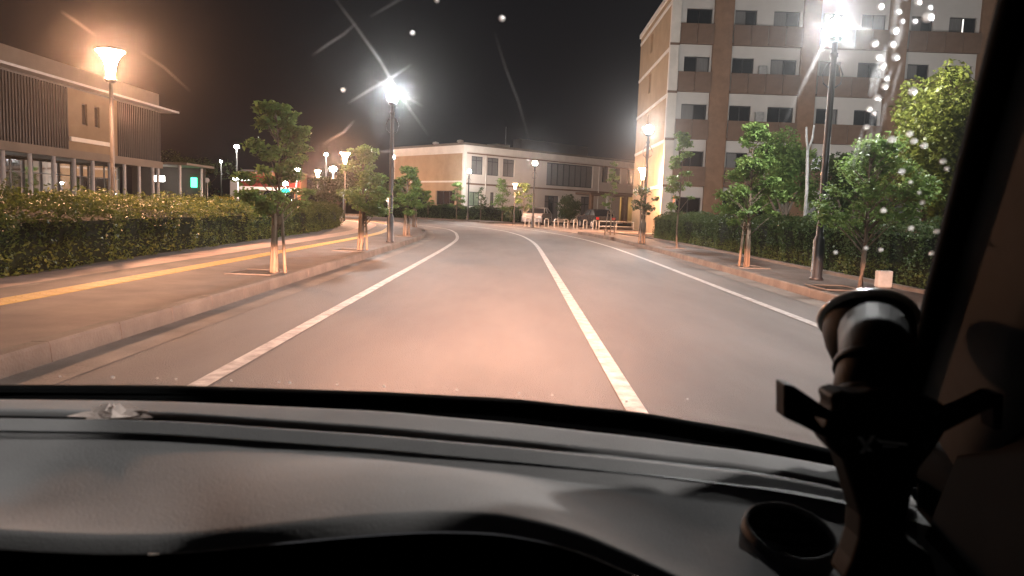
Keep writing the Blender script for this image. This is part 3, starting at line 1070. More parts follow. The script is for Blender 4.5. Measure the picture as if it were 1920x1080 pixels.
def street_tree(loc, h, z0, w, seed, label, m=None, n=2600, size=0.085, tr=0.035, lean=0.0, K=22, cone=0.5, sp=0.17):
    """Young street tree: trunk with rising limbs, and leaf clumps along the limbs."""
    r = np.random.default_rng(seed)
    e = empty("street_tree", loc, r.uniform(0, 6.28) * 0, label, "tree", "young street trees")
    mb = MB()
    trunk = [(lean * t * h + 0.03 * math.sin(t * 5 + seed), 0.03 * math.cos(t * 4 + seed), t * h * 0.96) for t in np.linspace(0, 1, 7)]
    trunk[0] = (0, 0, 0)
    mb.tube(trunk, list(np.linspace(tr, 0.008, 7)), 8)
    cen, rads = [], []
    for k_ in range(K):
        t = (k_ + r.random()) / K
        z = z0 + (h - z0) * t
        prof = w * 0.5 * (0.35 + 0.65 * math.sin(math.pi * min(1, 0.12 + 0.88 * t) ** 0.8)) * (1 - cone * t)
        a = r.uniform(0, 6.28)
        rr = prof * r.uniform(0.45, 1.1)
        x0 = lean * z
        tip = np.array([x0 + rr * math.cos(a), rr * math.sin(a), min(h, z + r.uniform(0, 0.2))])
        mb.tube([(x0, 0, max(0.3, z - rr * 0.7)), (x0 + rr * .5 * math.cos(a), rr * .5 * math.sin(a), z - rr * .15), tuple(tip)], [0.014, 0.009, 0.004], 5)
        cen.append(tip)
        rads.append(r.uniform(0.6, 1.3) * sp * max(w, 0.7))
    cen.append(np.array([lean * h, 0, h]))
    rads.append(0.12 * w)
    mb.build("trunk", BARK, e, True)
    cen, rads = np.array(cen), np.array(rads)
    wgt = rads ** 2 / (rads ** 2).sum()
    wh = r.choice(len(cen), n, p=wgt)
    d = r.normal(size=(n, 3))
    d /= np.linalg.norm(d, axis=1)[:, None]
    P = cen[wh] + d * (rads[wh] * r.uniform(0.1, 1.25, n))[:, None] * np.array([1.15, 1.15, 0.6])
    # layered sprays: flatten each clump a little
    np_quads("crown", leaves(P, size, r, 0.7), m or LEAF_TREE, e)
    return e


def stakes(loc, hh, label, n=3, spread=0.13, r=0.026):
    e = empty("tree_stakes", loc, 0, label, "tree stakes", "timber tree stakes")
    tops = []
    for k_ in range(n):
        a = 2 * math.pi * k_ / n + 0.5
        p0 = Vector((spread * math.cos(a), spread * math.sin(a), 0))
        p1 = Vector((spread * .55 * math.cos(a), spread * .55 * math.sin(a), hh))
        mb = MB()
        mb.tube([p0, p0.lerp(p1, .5), p1], [r, r * .95, r * .9], 8)
        mb.build("stake", WOOD, e, True)
        tops.append(p1)
    mb = MB()
    for k_ in range(n):
        a, b = tops[k_], tops[(k_ + 1) % n]
        mb.tube([a + Vector((0, 0, -.12)), b + Vector((0, 0, -.12))], r * .7, 6)
    mb.build("crossbar", WOOD, e, True)
    mb = MB()
    mb.lathe([(0.06, hh - .2), (0.075, hh - .17), (0.075, hh - .08), (0.06, hh - .05)], 8)
    mb.build("rope_tie", HEMP, e)
    return e


street_tree((-3.70, 11.55, .146), 2.55, 0.95, 1.05, 11, "nearest young tree on the left pavement with layered green crown", n=4600, size=0.09, K=40, cone=0.30, sp=.135)
stakes((-3.70, 11.55, .146), 0.95, "timber stakes round the nearest left pavement tree")
street_tree((-3.70, 18.05, .146), 2.4, 0.8, 1.25, 12, "second young tree along the left kerb, with dull olive crown", n=5200, size=0.09, K=42, cone=0.1, sp=.13)
stakes((-3.70, 18.05, .146), 1.0, "pale timber stakes round the second left pavement tree", r=0.029)
street_tree((-3.98, 27.6, .146), 2.45, 0.85, 1.15, 13, "young tree behind the black lamp post on the left kerb", n=4000, size=0.10, K=36, cone=0.25, sp=.14)
stakes((-4.02, 27.6, .146), 1.05, "timber stakes under the tree behind the black lamp post", r=0.029)
street_tree((-5.4, 40.0, .146), 2.6, 1.0, 0.9, 14, "small far tree at the end of the left kerb", n=1500, size=0.12)
stakes((-5.4, 40.0, .146), 1.05, "timber stakes at the far end of the left kerb")

street_tree((5.05, 39.0, .146), 3.7, 1.2, 0.8, 15, "thin sparse young tree near the lit entrance", n=900, size=0.12, K=18, cone=0.3)
stakes((5.05, 39.0, .146), 1.25, "tall thin stakes of the sparse tree near the lit entrance", spread=.3, r=.03)
street_tree((5.00, 28.9, .146), 2.1, 1.05, 1.0, 16, "dark broad-leaved sapling silhouetted against the lit entrance", m=LEAF_DARK, n=420, size=0.16, K=14, cone=0.0)  # dark leaf colour paints in the backlit silhouette
stakes((5.00, 28.9, .146), 1.15, "stakes of the dark sapling beside the lamp on the right")
street_tree((5.75, 26.1, .146), 3.95, 1.35, 1.15, 17, "slim tall young tree left of the leafy staked tree", n=2600, size=0.11, K=24, cone=0.55, sp=.14)
street_tree((5.4, 17.2, .146), 3.2, 0.95, 1.5, 18, "leafy staked tree with fresh green crown on right pavement", n=5600, size=0.095, K=46, cone=0.5, sp=.12)
stakes((5.4, 17.2, .146), 1.05, "timber stakes of the leafy tree on the right pavement", r=0.030)
street_tree((6.0, 12.7, .146), 2.45, 0.95, 1.85, 19, "near tree with thick pale trunk beside the suction mount", n=5000, size=0.085, tr=0.05, K=40, cone=0.2, sp=.12)
bush_cloud("garden_tree", "large yellow-green tree behind the hedge next to the pillar", (8.45, 15.2, .15), 1.35, 1.3, 2.1, 20000, 0.105, LEAF_YEL, 31, group="garden trees behind the right hedge", trunk=1.0)
bush_cloud("garden_tree", "dense green tree behind the hedge, right of the staked tree", (7.95, 22.0, .15), 1.15, 1.0, 1.5, 11000, 0.10, LEAF_TREE, 32, group="garden trees behind the right hedge", trunk=1.2)
bush_cloud("garden_tree", "dark low tree behind the hedge below the nearest globe lamp", (9.1, 20.0, .15), 1.35, 1.0, 1.35, 9000, 0.11, LEAF_DARK, 33, group="garden trees behind the right hedge", trunk=0.9)
bush_cloud("garden_tree", "small dark tree before the ground floor of the tall block", (10.2, 31.0, .15), 1.4, 1.0, 1.0, 5200, 0.13, LEAF_DARK, 34, group="garden trees behind the right hedge", trunk=0.8)

for i, (x, y, hh, w, lbl) in enumerate(((-5.6, 71.6, 3.5, 1.4, "small bright green tree left of the far globe lamp"), (-3.3, 72.2, 3.1, 1.3, "thin bare-looking young tree right of the far globe lamp"),
                                       (-1.2, 70.5, 3.8, 1.9, "broad young tree before the pale far wall"), (0.75, 64.0, 3.3, 1.7, "bushy young tree next to the hoop barrier lamp"), (-8.6, 73.5, 2.6, 1.0, "small stake tree at left of the far hedge"))):
    street_tree((x, y, .136), hh, 1.0, w, 60 + i, lbl, n=1600 if i != 1 else 500, size=0.17, tr=.05, K=20, cone=.3, m=LEAF_TREE if i != 1 else LEAF_DARK)
bush_cloud("round_shrub", "tall dark clipped shrub beside the far glazed door", (5.0, 68.0, .035), 1.4, 1.2, 1.35, 5000, .16, LEAF_DARK, 41, cat="shrub", trunk=.5)
bush_cloud("round_shrub", "low round shrub at the end of the far hedge", (-0.1, 66.0, .035), .95, .9, .62, 2500, .13, LEAF_DARK, 42, cat="shrub", trunk=.2)

# grey forked pole behind the right hedge
gp = empty("forked_pole", (7.8, 20.0, .15), 0, "thin grey forked pole rising from the right hedge", "pole")
mb = MB()
mb.tube([(0.02, 0, 0), (0.0, 0, 2.0), (-0.06, 0, 3.0)], [0.05, 0.045, 0.04], 8)
mb.build("pole", GREYPAINT, gp, True)
for q in ([(-0.06, 0, 2.98), (-0.12, 0, 3.35), (-0.14, 0, 3.6)], [(-0.06, 0, 2.98), (0.04, 0, 3.3), (0.06, 0, 3.65)]):
    mb = MB()
    mb.tube(q, [0.035, 0.03, 0.025], 8)
    mb.build("fork", GREYPAINT, gp, True)
wb = empty("marker_box", (6.52, 12.95, .146), rad(5), "small white utility box on the edging by the near tree", "utility box")
mb = MB()
mb.box(-.13, .13, -.07, .07, 0.02, .31)
mb.build("box", mat("dull_white_box", (.30, .30, .29), .7, .3, noise=(9, .2)), wb, bevel=.02)
mb = MB()
mb.box(-.11, .11, -.05, .05, 0, .02)
mb.build("base", CONCRETE, wb)

# ------------------------------------------------------------------ hedges


def hedge(name, label, path, depth, h_front, h_back, n, size, m, seed, z=0.146, side=-1, near_bias=1.0):
    """Clipped hedge along path (its road-side foot); side -1: it lies to the left of the path."""
    r = np.random.default_rng(seed)
    line = smooth_line(path, 0.5)
    d = np.r_[0, np.cumsum(np.linalg.norm(np.diff(line, axis=0), axis=1))]
    o = bpy.data.objects.new(name, None)
    COL.objects.link(o)
    tag(o, label, "hedge")
    s = d[-1] * r.random(n) ** near_bias
    x, y = np.interp(s, d, line[:, 0]), np.interp(s, d, line[:, 1])
    ln2 = offset(line, side)
    nx = np.interp(s, d, ln2[:, 0] - line[:, 0])
    ny = np.interp(s, d, ln2[:, 1] - line[:, 1])
    lump = 0.09 * np.sin(s * 1.7 + seed + 0.8 * np.sin(s * .43)) + 0.06 * np.sin(s * 4.3 + 1 + 1.2 * np.sin(s * .7)) + 0.04 * np.sin(s * 9.7 + 2)
    per = h_front + depth + h_back * 0.4
    q = r.random(n) * per
    vv = np.where(q < h_front, 0.03 + 0.10 * np.sin(q / h_front * 3.0 + lump * 20), np.where(q < h_front + depth, q - h_front, depth))
    zz = np.where(q < h_front, q, np.where(q < h_front + depth, h_front + (h_back - h_front) * (q - h_front) / depth, h_back - (q - h_front - depth)))
    # rounded shoulder and lumps
    sh_ = np.clip(1 - np.abs(q - h_front) / 0.22, 0, 1)
    zz = zz - 0.10 * sh_ + lump * np.where(q >= h_front, 1, 0.4) + 0.05 * np.sin(vv * 9 + s * 4)
    vv = vv + 0.08 * sh_ + lump * np.where(q < h_front, -0.9, 0)
    inw = r.exponential(0.05, n)
    vv = vv + np.where(q < h_front, inw, 0) - 0.02
    zz = zz - np.where(q >= h_front, inw, 0)
    wild = r.random(n) < 0.05 * (1 + np.sin(s * 3.1))
    zz = zz + wild * r.uniform(0, .20, n)
    hole = (np.sin(s * 2.9 + zz * 6 + 1) * np.sin(s * 7.7 - zz * 9) > 0.72) & (r.random(n) < .75)
    zz = np.where(hole & (q < h_front), -9, zz)
    keep = zz > -1
    P = np.stack([x + nx * vv, y + ny * vv, z + np.maximum(zz, 0.02)], 1)[keep]
    np_quads("foliage", leaves(P, size, r, 0.4), m, o)
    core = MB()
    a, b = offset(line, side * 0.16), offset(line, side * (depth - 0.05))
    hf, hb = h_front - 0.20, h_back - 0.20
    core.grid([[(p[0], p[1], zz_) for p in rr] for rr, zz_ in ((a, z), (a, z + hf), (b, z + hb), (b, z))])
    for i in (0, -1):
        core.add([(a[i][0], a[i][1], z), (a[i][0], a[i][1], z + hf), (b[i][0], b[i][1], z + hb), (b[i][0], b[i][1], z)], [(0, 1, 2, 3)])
    core.build("dark_core", HEDGECORE, o)  # solid dark core box that stops the view through the foliage
    return o


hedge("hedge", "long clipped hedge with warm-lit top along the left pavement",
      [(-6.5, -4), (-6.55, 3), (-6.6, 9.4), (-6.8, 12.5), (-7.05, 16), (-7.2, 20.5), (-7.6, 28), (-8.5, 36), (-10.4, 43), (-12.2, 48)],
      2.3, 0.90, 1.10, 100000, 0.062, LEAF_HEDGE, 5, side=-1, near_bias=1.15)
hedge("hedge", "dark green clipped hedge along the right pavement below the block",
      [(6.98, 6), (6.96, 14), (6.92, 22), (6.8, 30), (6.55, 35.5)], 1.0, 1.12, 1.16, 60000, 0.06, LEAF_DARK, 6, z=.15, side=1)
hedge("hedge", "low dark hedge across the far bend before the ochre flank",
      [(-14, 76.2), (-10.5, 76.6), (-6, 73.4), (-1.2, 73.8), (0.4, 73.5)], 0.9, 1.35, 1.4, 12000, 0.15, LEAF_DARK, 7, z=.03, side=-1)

# ------------------------------------------------------------------ hoop barriers and parked cars
lbls = ["leftmost white hoop barrier, next to the globe lamp", "second white hoop barrier from the globe lamp", "third white hoop barrier from the globe lamp", "fourth white hoop barrier from the globe lamp",
        "fifth white hoop barrier from the globe lamp", "sixth white hoop barrier from the globe lamp", "seventh white hoop barrier, before the dark parked car", "last white hoop barrier, closest to the lit entrance"]
hoop0 = None
for i in range(8):
    x = 0.95 + i * 0.74
    y = 55.9 + i * 0.10
    if hoop0 is None:
        hoop0 = empty("hoop_barrier", (x, y, .035), rad(58), lbls[0], "barrier", "white hoop barriers on the forecourt")
        mb = MB()
        arc = [(-.3, 0, 0), (-.3, 0, .48)] + [(-.3 + .17 - .17 * math.cos(a), 0, .48 + .17 * math.sin(a)) for a in np.linspace(.3, 1.5, 5)] + \
              [(.3 - .17 + .17 * math.cos(a), 0, .48 + .17 * math.sin(a)) for a in np.linspace(1.5, .3, 5)] + [(.3, 0, .48), (.3, 0, 0)]
        mb.tube(arc, 0.045, 8)
        mb.build("hoop", WHITEPIPE, hoop0, True)
        for sx in (-.3, .3):
            mb = MB()
            mb.lathe([(.09, 0), (.09, .015), (.05, .03)], 10, (sx, 0, 0))
            mb.build("foot_plate", WHITEPIPE, hoop0)
    else:
        o = copy_tree(hoop0)
        o.location = (x, y, .035)
        o["label"] = lbls[i]
rl = empty("low_railing", (7.3, 56.0, .035), rad(20), "low white railing before the warm lit entrance", "railing")
mb = MB()
mb.tube([(-1, 0, .62), (1.9, 0, .62)], .04, 8)
mb.build("rail", WHITEPIPE, rl, True)
mb = MB()
mb.tube([(-1, 0, .25), (1.9, 0, .25)], .04, 8)
mb.build("rail", WHITEPIPE, rl, True)
for x in (-1, .45, 1.9):
    mb = MB()
    mb.tube([(x, 0, 0), (x, 0, .66)], .045, 8)
    mb.build("post", WHITEPIPE, rl, True)

RUBBER = mat("tyre_rubber", (0.02, 0.02, 0.02), .85, .2, noise=(20, .3))
ALLOY = mat("wheel_alloy", (.45, .45, .46), .35, .5, metal=.8, noise=(10, .2))
LENS = mat("lamp_lens", (.5, .5, .52), .15, .6, noise=(8, .2))
TAIL = mat("tail_lens", (.35, .02, .02), .2, .6, noise=(8, .2))


def parked_car(loc, rz, label, paint):
    e = empty("parked_car", loc, rz, label, "car", "cars parked in front of the far building")
    prof = [(-2.1, .30), (-2.15, .55), (-2.08, .85), (-1.75, .98), (-1.05, 1.02), (-.35, 1.02), (1.5, 1.02), (2.02, .98), (2.1, .75), (2.1, .4), (2.0, .26), (-2.0, .26)]
    mb = MB()
    rows = []
    for yy, sc_, zz in ((-.80, .97, .0), (-.86, 1.0, 0), (-.84, 1.0, 0), (.84, 1, 0), (.86, 1, 0), (.80, .97, 0)):
        rows.append([(x * sc_, yy, .26 + (z - .26) * (.96 if sc_ < 1 else 1)) for x, z in prof + prof[:1]])
    mb.grid(rows)
    mb.add([rows[0][i] for i in range(len(prof))], [tuple(range(len(prof)))])
    mb.add([rows[-1][i] for i in range(len(prof))], [tuple(range(len(prof) - 1, -1, -1))])
    mb.build("body", paint, e, bevel=.03)
    mb = MB()
    cab = [(-.95, 1.02), (-.25, 1.45), (.95, 1.47), (1.85, 1.02)]
    mb.add([(x, s_ * (.78 if z < 1.1 else .62), z) for s_ in (-1, 1) for x, z in cab], [(0, 1, 2, 3), (7, 6, 5, 4), (0, 4, 5, 1), (2, 6, 7, 3), (1, 5, 6, 2)])
    gh = mb.build("greenhouse", GLASSDARK, e)
    mb = MB()
    mb.add([(x, y_, z) for x, y_, z in ((-.28, -.63, 1.455), (.98, -.63, 1.475), (.98, .63, 1.475), (-.28, .63, 1.455), (-.2, -.5, 1.50), (.9, -.5, 1.52), (.9, .5, 1.52), (-.2, .5, 1.50))], [(0, 1, 5, 4), (1, 2, 6, 5), (2, 3, 7, 6), (3, 0, 4, 7), (4, 5, 6, 7)])
    mb.build("roof", paint, e)
    for s_ in (-1, 1):
        mb = MB()
        for (x0, z0), (x1, z1) in (((-.95, 1.02), (-.25, 1.46)), ((.35, 1.02), (.35, 1.46)), ((1.85, 1.02), (.95, 1.48))):
            mb.tube([(x0, s_ * .79, z0), (x1, s_ * .63, z1)], .035, 6)
        mb.build("pillar", paint, e)
        for x in (-1.32, 1.30):
            mb = MB()
            mb.add([(x + .32 * math.cos(a), s_ * yy, .32 + .32 * math.sin(a)) for yy in (.66, .875) for a in np.linspace(0, 2 * math.pi, 17)[:-1]],
                   [(i, (i + 1) % 16, 16 + (i + 1) % 16, 16 + i) for i in range(16)] + [tuple(range(16)), tuple(range(31, 15, -1))])
            w_ = mb.build("wheel", RUBBER, e)
            mb = MB()
            mb.add([(x + rr * math.cos(a), s_ * yy, .32 + rr * math.sin(a)) for rr, yy in ((.21, .878), (.18, .886)) for a in np.linspace(0, 2 * math.pi, 13)[:-1]],
                   [(i, (i + 1) % 12, 12 + (i + 1) % 12, 12 + i) for i in range(12)] + [tuple(range(12, 24))])
            mb.build("rim", ALLOY, w_)
        mb = MB()
        mb.box(-2.12, -1.95, min(s_ * .5, s_ * .78), max(s_ * .5, s_ * .78), .66, .80, .02)
        mb.build("headlight", LENS, e)
        mb = MB()
        mb.box(2.03, 2.12, min(s_ * .55, s_ * .8), max(s_ * .55, s_ * .8), .70, .90, .02)
        mb.build("tail_light", TAIL, e)
    return e


parked_car((2.0, 64.5, .035), rad(75), "pale parked car behind the white hoop barriers", mat("white_car_paint", (.20, .20, .21), .3, .5, coat=.6, noise=(2, .05)))
parked_car((6.6, 60.2, .035), rad(-75), "black parked car near the last hoop barrier", mat("black_car_paint", (.012, .012, .014), .25, .5, coat=.7, noise=(2, .1)))

# ------------------------------------------------------------------ the car we sit in
DASH = mat("dashboard_vinyl", (0.175, 0.167, 0.162), 0.8, 0.2, noise=(5, 0.2), bump=(420, 0.12))
DASHDARK = mat("dark_trim_plastic", (0.016, 0.016, 0.016), 0.6, 0.4, noise=(9, 0.2), bump=(700, 0.1))
FRIT = mat("black_cowl", (0.004, 0.004, 0.004), 0.85, 0.03, noise=(9, 0.2))
PILLARM = mat("pillar_trim", (0.055, 0.055, 0.057), 0.75, 0.3, noise=(14, 0.15), bump=(900, 0.1))
CARPAINT = mat("own_car_paint", (0.12, 0.12, 0.13), 0.3, 0.5, coat=.6, noise=(3, .05))
CHROME = mat("satin_rim", (0.34, 0.33, 0.32), 0.35, 0.5, metal=0.6, noise=(10, 0.15))

BEAM_SIGN = -1.0
own = empty("car", (0, 0, 0), 0, "interior of the car we look out of, grey dashboard and dark pillar", "car")
CX = -0.30


def ws(x, t):
    k_ = (x - CX) / 0.80
    b = Vector((x, .99 - .06 * k_ * k_, 1.022 - .035 * k_ ** 4))
    T = Vector((CX + (x - CX) * .74, b.y - .50, 1.51))
    return b.lerp(T, t)


def ws_n(x, t):
    a = ws(x + .01, t) - ws(x - .01, t)
    b = ws(x, t + .01) - ws(x, t - .01)
    n__ = a.cross(b).normalized()
    return n__ if n__.y > 0 else -n__


DASH_ROWS = [
  [(-0.7624,0.9271,1.018),(-0.672,0.955,1.018),(-0.5944,0.9668,1.018),(-0.515,0.9789,1.018),(-0.4314,0.9863,1.018),(-0.3448,0.9886,1.018),(-0.2577,0.991,1.018),(-0.1701,0.992,1.018),(-0.0816,0.9864,1.018),(0.0058,0.9867,1.0164),(0.0925,0.9751,1.0132),(0.1773,0.964,1.01),(0.2469,0.9547,1.003),(0.3153,0.9459,0.996),(0.3857,0.9441,0.9835),(0.4569,0.9438,0.9691),(0.5443,0.9459,0.9482)],
  [(-0.8063,0.9803,1.0),(-0.7085,1.0067,1.0),(-0.6253,1.0168,1.0),(-0.5404,1.0271,1.0),(-0.4524,1.0343,1.0),(-0.3622,1.0385,1.0),(-0.2712,1.0427,1.0),(-0.1791,1.0453,1.0),(-0.0859,1.0394,1.0),(0.0063,1.0394,0.9984),(0.0976,1.0267,0.9952),(0.1869,1.0146,0.992),(0.2597,1.0036,0.985),(0.3314,0.9933,0.978),(0.4057,0.9923,0.9655),(0.4802,0.9915,0.9511),(0.5703,0.9907,0.9302)],
  [(-0.7821,0.9506,1.002),(-0.6833,0.9705,1.002),(-0.6022,0.9789,1.002),(-0.5197,0.9874,1.002),(-0.4333,0.9904,1.002),(-0.3445,0.9879,1.002),(-0.2561,0.9854,1.002),(-0.1678,0.9808,1.002),(-0.0794,0.966,1.002),(0.0066,0.9572,1.0004),(0.091,0.9471,0.9972),(0.1737,0.9374,0.994),(0.2443,0.9397,0.987),(0.3152,0.9419,0.98),(0.394,0.9623,0.9675),(0.4717,0.9732,0.9531),(0.559,0.9703,0.9322)],
  [(-0.7278,0.8844,1.02),(-0.6357,0.9029,1.02),(-0.5602,0.9106,1.02),(-0.4835,0.9185,1.02),(-0.4031,0.9214,1.02),(-0.3205,0.919,1.02),(-0.2382,0.9166,1.02),(-0.156,0.9122,1.02),(-0.0737,0.8975,1.02),(0.0062,0.8886,1.0184),(0.0845,0.879,1.0152),(0.1613,0.8697,1.012),(0.227,0.8724,1.005),(0.293,0.8749,0.998),(0.3638,0.8873,0.9855),(0.435,0.8961,0.9711),(0.5196,0.9007,0.9502)],
  [(-0.7004,0.8505,1.019),(-0.6097,0.8653,1.019),(-0.536,0.8707,1.019),(-0.4613,0.8761,1.019),(-0.3827,0.8744,1.019),(-0.3019,0.8657,1.019),(-0.2226,0.8571,1.019),(-0.1446,0.8476,1.019),(-0.0679,0.833,1.019),(0.0064,0.8239,1.0174),(0.0796,0.8182,1.0142),(0.1518,0.8126,1.011),(0.2142,0.819,1.004),(0.2775,0.8251,0.997),(0.3445,0.8369,0.9845),(0.4119,0.8453,0.9701),(0.492,0.8497,0.9492)],
  [(-0.7744,0.9403,0.99),(-0.6741,0.9566,0.99),(-0.5926,0.9625,0.99),(-0.51,0.9685,0.99),(-0.4231,0.9666,0.99),(-0.3337,0.957,0.99),(-0.2461,0.9476,0.99),(-0.1599,0.9372,0.99),(-0.075,0.9211,0.99),(0.0068,0.8637,1.0034),(0.0789,0.8113,1.0152),(0.1506,0.8059,1.012),(0.2127,0.8133,1.005),(0.276,0.8204,0.998),(0.3422,0.8312,0.9855),(0.409,0.8391,0.9711),(0.4887,0.8438,0.9502)],
  [(-0.7543,0.9154,0.99),(-0.6563,0.9309,0.99),(-0.5768,0.9365,0.99),(-0.4963,0.9422,0.99),(-0.4118,0.9408,0.99),(-0.3251,0.9323,0.99),(-0.2399,0.9241,0.99),(-0.1561,0.9155,0.99),(-0.0735,0.9051,0.99),(0.0068,0.8535,1.0034),(0.0781,0.8009,1.0152),(0.1487,0.7949,1.012),(0.2101,0.8023,1.005),(0.2726,0.8096,0.998),(0.3389,0.8227,0.9855),(0.406,0.8325,0.9711),(0.486,0.8388,0.9502)],
  [(-0.6545,0.7941,1.026),(-0.5693,0.8075,1.026),(-0.5008,0.8131,1.026),(-0.4313,0.8187,1.026),(-0.3581,0.8179,1.026),(-0.2827,0.8106,1.026),(-0.2086,0.8035,1.026),(-0.1356,0.7957,1.026),(-0.0636,0.7841,1.026),(0.0064,0.7777,1.0244),(0.0756,0.7739,1.0212),(0.1442,0.7701,1.018),(0.2034,0.7762,1.011),(0.2636,0.782,1.004),(0.3281,0.7957,0.9915),(0.3934,0.8059,0.9771),(0.4711,0.8123,0.9562)],
  [(-0.6372,0.772,1.013),(-0.5548,0.7858,1.013),(-0.4864,0.7887,1.013),(-0.4175,0.7917,1.013),(-0.3449,0.7875,1.013),(-0.2707,0.7763,1.013),(-0.1985,0.7655,1.013),(-0.1281,0.7543,1.013),(-0.0594,0.7407,1.013),(0.007,0.7319,1.0114),(0.0719,0.7223,1.0082),(0.1353,0.7131,1.005),(0.1901,0.7172,0.998),(0.2455,0.7211,0.991),(0.3063,0.7362,0.9785),(0.3684,0.7486,0.9641),(0.4434,0.759,0.9432)],
  [(-0.5879,0.711,1.0021),(-0.5085,0.7191,1.0027),(-0.4449,0.7204,1.0056),(-0.3811,0.722,1.0088),(-0.3149,0.7186,1.0134),(-0.2459,0.7052,1.0213),(-0.1801,0.695,1.0284),(-0.1165,0.6873,1.0335),(-0.0542,0.6803,1.0327),(0.0069,0.6758,1.0264),(0.0671,0.6689,1.0131),(0.126,0.6593,1.0053),(0.1759,0.6591,0.9963),(0.2273,0.6628,0.9916),(0.2824,0.674,0.9784),(0.3385,0.6831,0.9644),(0.407,0.6923,0.9452)],
  [(-0.5386,0.65,0.9932),(-0.4623,0.6524,0.9944),(-0.4034,0.652,0.9995),(-0.3448,0.6523,1.0054),(-0.285,0.6497,1.0136),(-0.2211,0.634,1.0278),(-0.1617,0.6245,1.0388),(-0.1049,0.6204,1.0463),(-0.0491,0.6199,1.0453),(0.0067,0.6196,1.0377),(0.0624,0.6156,1.0178),(0.1166,0.6055,1.0064),(0.1618,0.601,0.9955),(0.209,0.6045,0.9921),(0.2585,0.6118,0.9784),(0.3086,0.6175,0.9646),(0.3707,0.6256,0.9473)],
  [(-0.4975,0.5991,1.0005),(-0.4237,0.5968,1.0022),(-0.3688,0.5951,1.005),(-0.3145,0.5942,1.0088),(-0.26,0.5923,1.0156),(-0.2004,0.5748,1.0315),(-0.1463,0.5657,1.043),(-0.0952,0.5646,1.0497),(-0.0448,0.5695,1.0493),(0.0066,0.5729,1.0436),(0.0584,0.5711,1.028),(0.1089,0.5606,1.0144),(0.15,0.5526,1.0022),(0.1938,0.5559,0.9926),(0.2386,0.56,0.9783),(0.2837,0.5629,0.9649),(0.3404,0.57,0.949)],
  [(-0.4729,0.5686,1.01),(-0.4006,0.5634,1.012),(-0.348,0.5609,1.012),(-0.2963,0.5593,1.0131),(-0.245,0.5579,1.0174),(-0.188,0.5392,1.0333),(-0.1371,0.5305,1.0443),(-0.0894,0.5311,1.05),(-0.0422,0.5393,1.05),(0.0065,0.5448,1.0463),(0.056,0.5444,1.0364),(0.1042,0.5337,1.0218),(0.1429,0.5236,1.0088),(0.1847,0.5268,0.9929),(0.2267,0.5289,0.9783),(0.2687,0.5301,0.965),(0.3222,0.5367,0.95)]]



def refine(rows, sub=4):
    out = []
    for r in rows:
        P = [Vector(p) for p in r]
        P = [2 * P[0] - P[1]] + P + [2 * P[-1] - P[-2]]
        q = []
        for i in range(1, len(P) - 2):
            for k_ in range(sub):
                t = k_ / sub
                a, b, c_, d = P[i - 1], P[i], P[i + 1], P[i + 2]
                q.append(0.5 * ((2 * b) + (c_ - a) * t + (2 * a - 5 * b + 4 * c_ - d) * t * t + (3 * b - a - 3 * c_ + d) * t ** 3))
        q.append(P[-2])
        out.append([tuple(v) for v in q])
    return out


DR = refine(DASH_ROWS)
# everything behind the windscreen foot: cowl strip, then the padded top, then the dark face towards the driver
cow = MB()
cow.grid([[(p[0] * 1.02, p[1] + .035, p[2] - .002) for p in DR[0]], DR[0], DR[1], DR[2], [(p[0], p[1], p[2] - .03) for p in DR[2]]])
cow.build("cowl_strip", FRIT, own, True)
def between(a, b, t):
    return [tuple(Vector(u).lerp(Vector(v), t)) for u, v in zip(a, b)]


def dropped(r, dy, dz):
    return [(q[0], q[1] + dy, q[2] + dz) for q in r]


lip = MB()
lip.grid([dropped(DR[3], .004, -.02), dropped(DR[3], .002, -.004), DR[3], between(DR[3], DR[4], .12), between(DR[3], DR[4], .5), between(DR[3], DR[4], .9), DR[4], dropped(DR[4], -.002, -.003), dropped(DR[5], -.001, -.014)])
dash = lip.build("dashboard", DASH, own, True)
top = MB()
top.grid([dropped(DR[7], .003, -.014), dropped(DR[7], .0015, -.003), DR[7], between(DR[7], DR[8], .1), between(DR[7], DR[8], .22), between(DR[7], DR[8], .6), between(DR[7], DR[8], .92), DR[8], between(DR[8], DR[9], .12)] + DR[9:12]
         + [between(DR[11], DR[12], .85), DR[12], dropped(DR[12], -.006, -.003), dropped(DR[12], -.012, -.010)])
d2 = top.build("dashboard_pad", DASH, dash, True)
sl = MB()
sl.grid([[(p[0], p[1], p[2] - .004) for p in DR[5]], [(p[0], p[1], p[2] - .004) for p in DR[6]], [(p[0], p[1] - .03, p[2] - .006) for p in DR[7]]])
sl.build("defroster_slot", DASHDARK, dash, True)
face = MB()
face.grid([[(p[0], p[1] - .012, p[2] - .011) for p in DR[12]], [(p[0], p[1] - .005, p[2] - .05) for p in DR[12]], [(p[0], p[1] + .04, 0.70) for p in DR[12]]])
face.build("instrument_face", FRIT, dash, True)
# round side vent
vent = MB()
vc = Vector((.262, .650, .994))
ax = Vector((.05, -.25, .95)).normalized()
vx = Vector((1, .1, 0))
vx = (vx - ax * vx.dot(ax)).normalized()
vy = ax.cross(vx)


def ring(r, h, sy=1.0, n=32):
    return [tuple(vc + ax * h + vx * (r * math.cos(2 * math.pi * k_ / n)) + vy * (r * sy * math.sin(2 * math.pi * k_ / n))) for k_ in range(n)] + \
           [tuple(vc + ax * h + vx * r)]


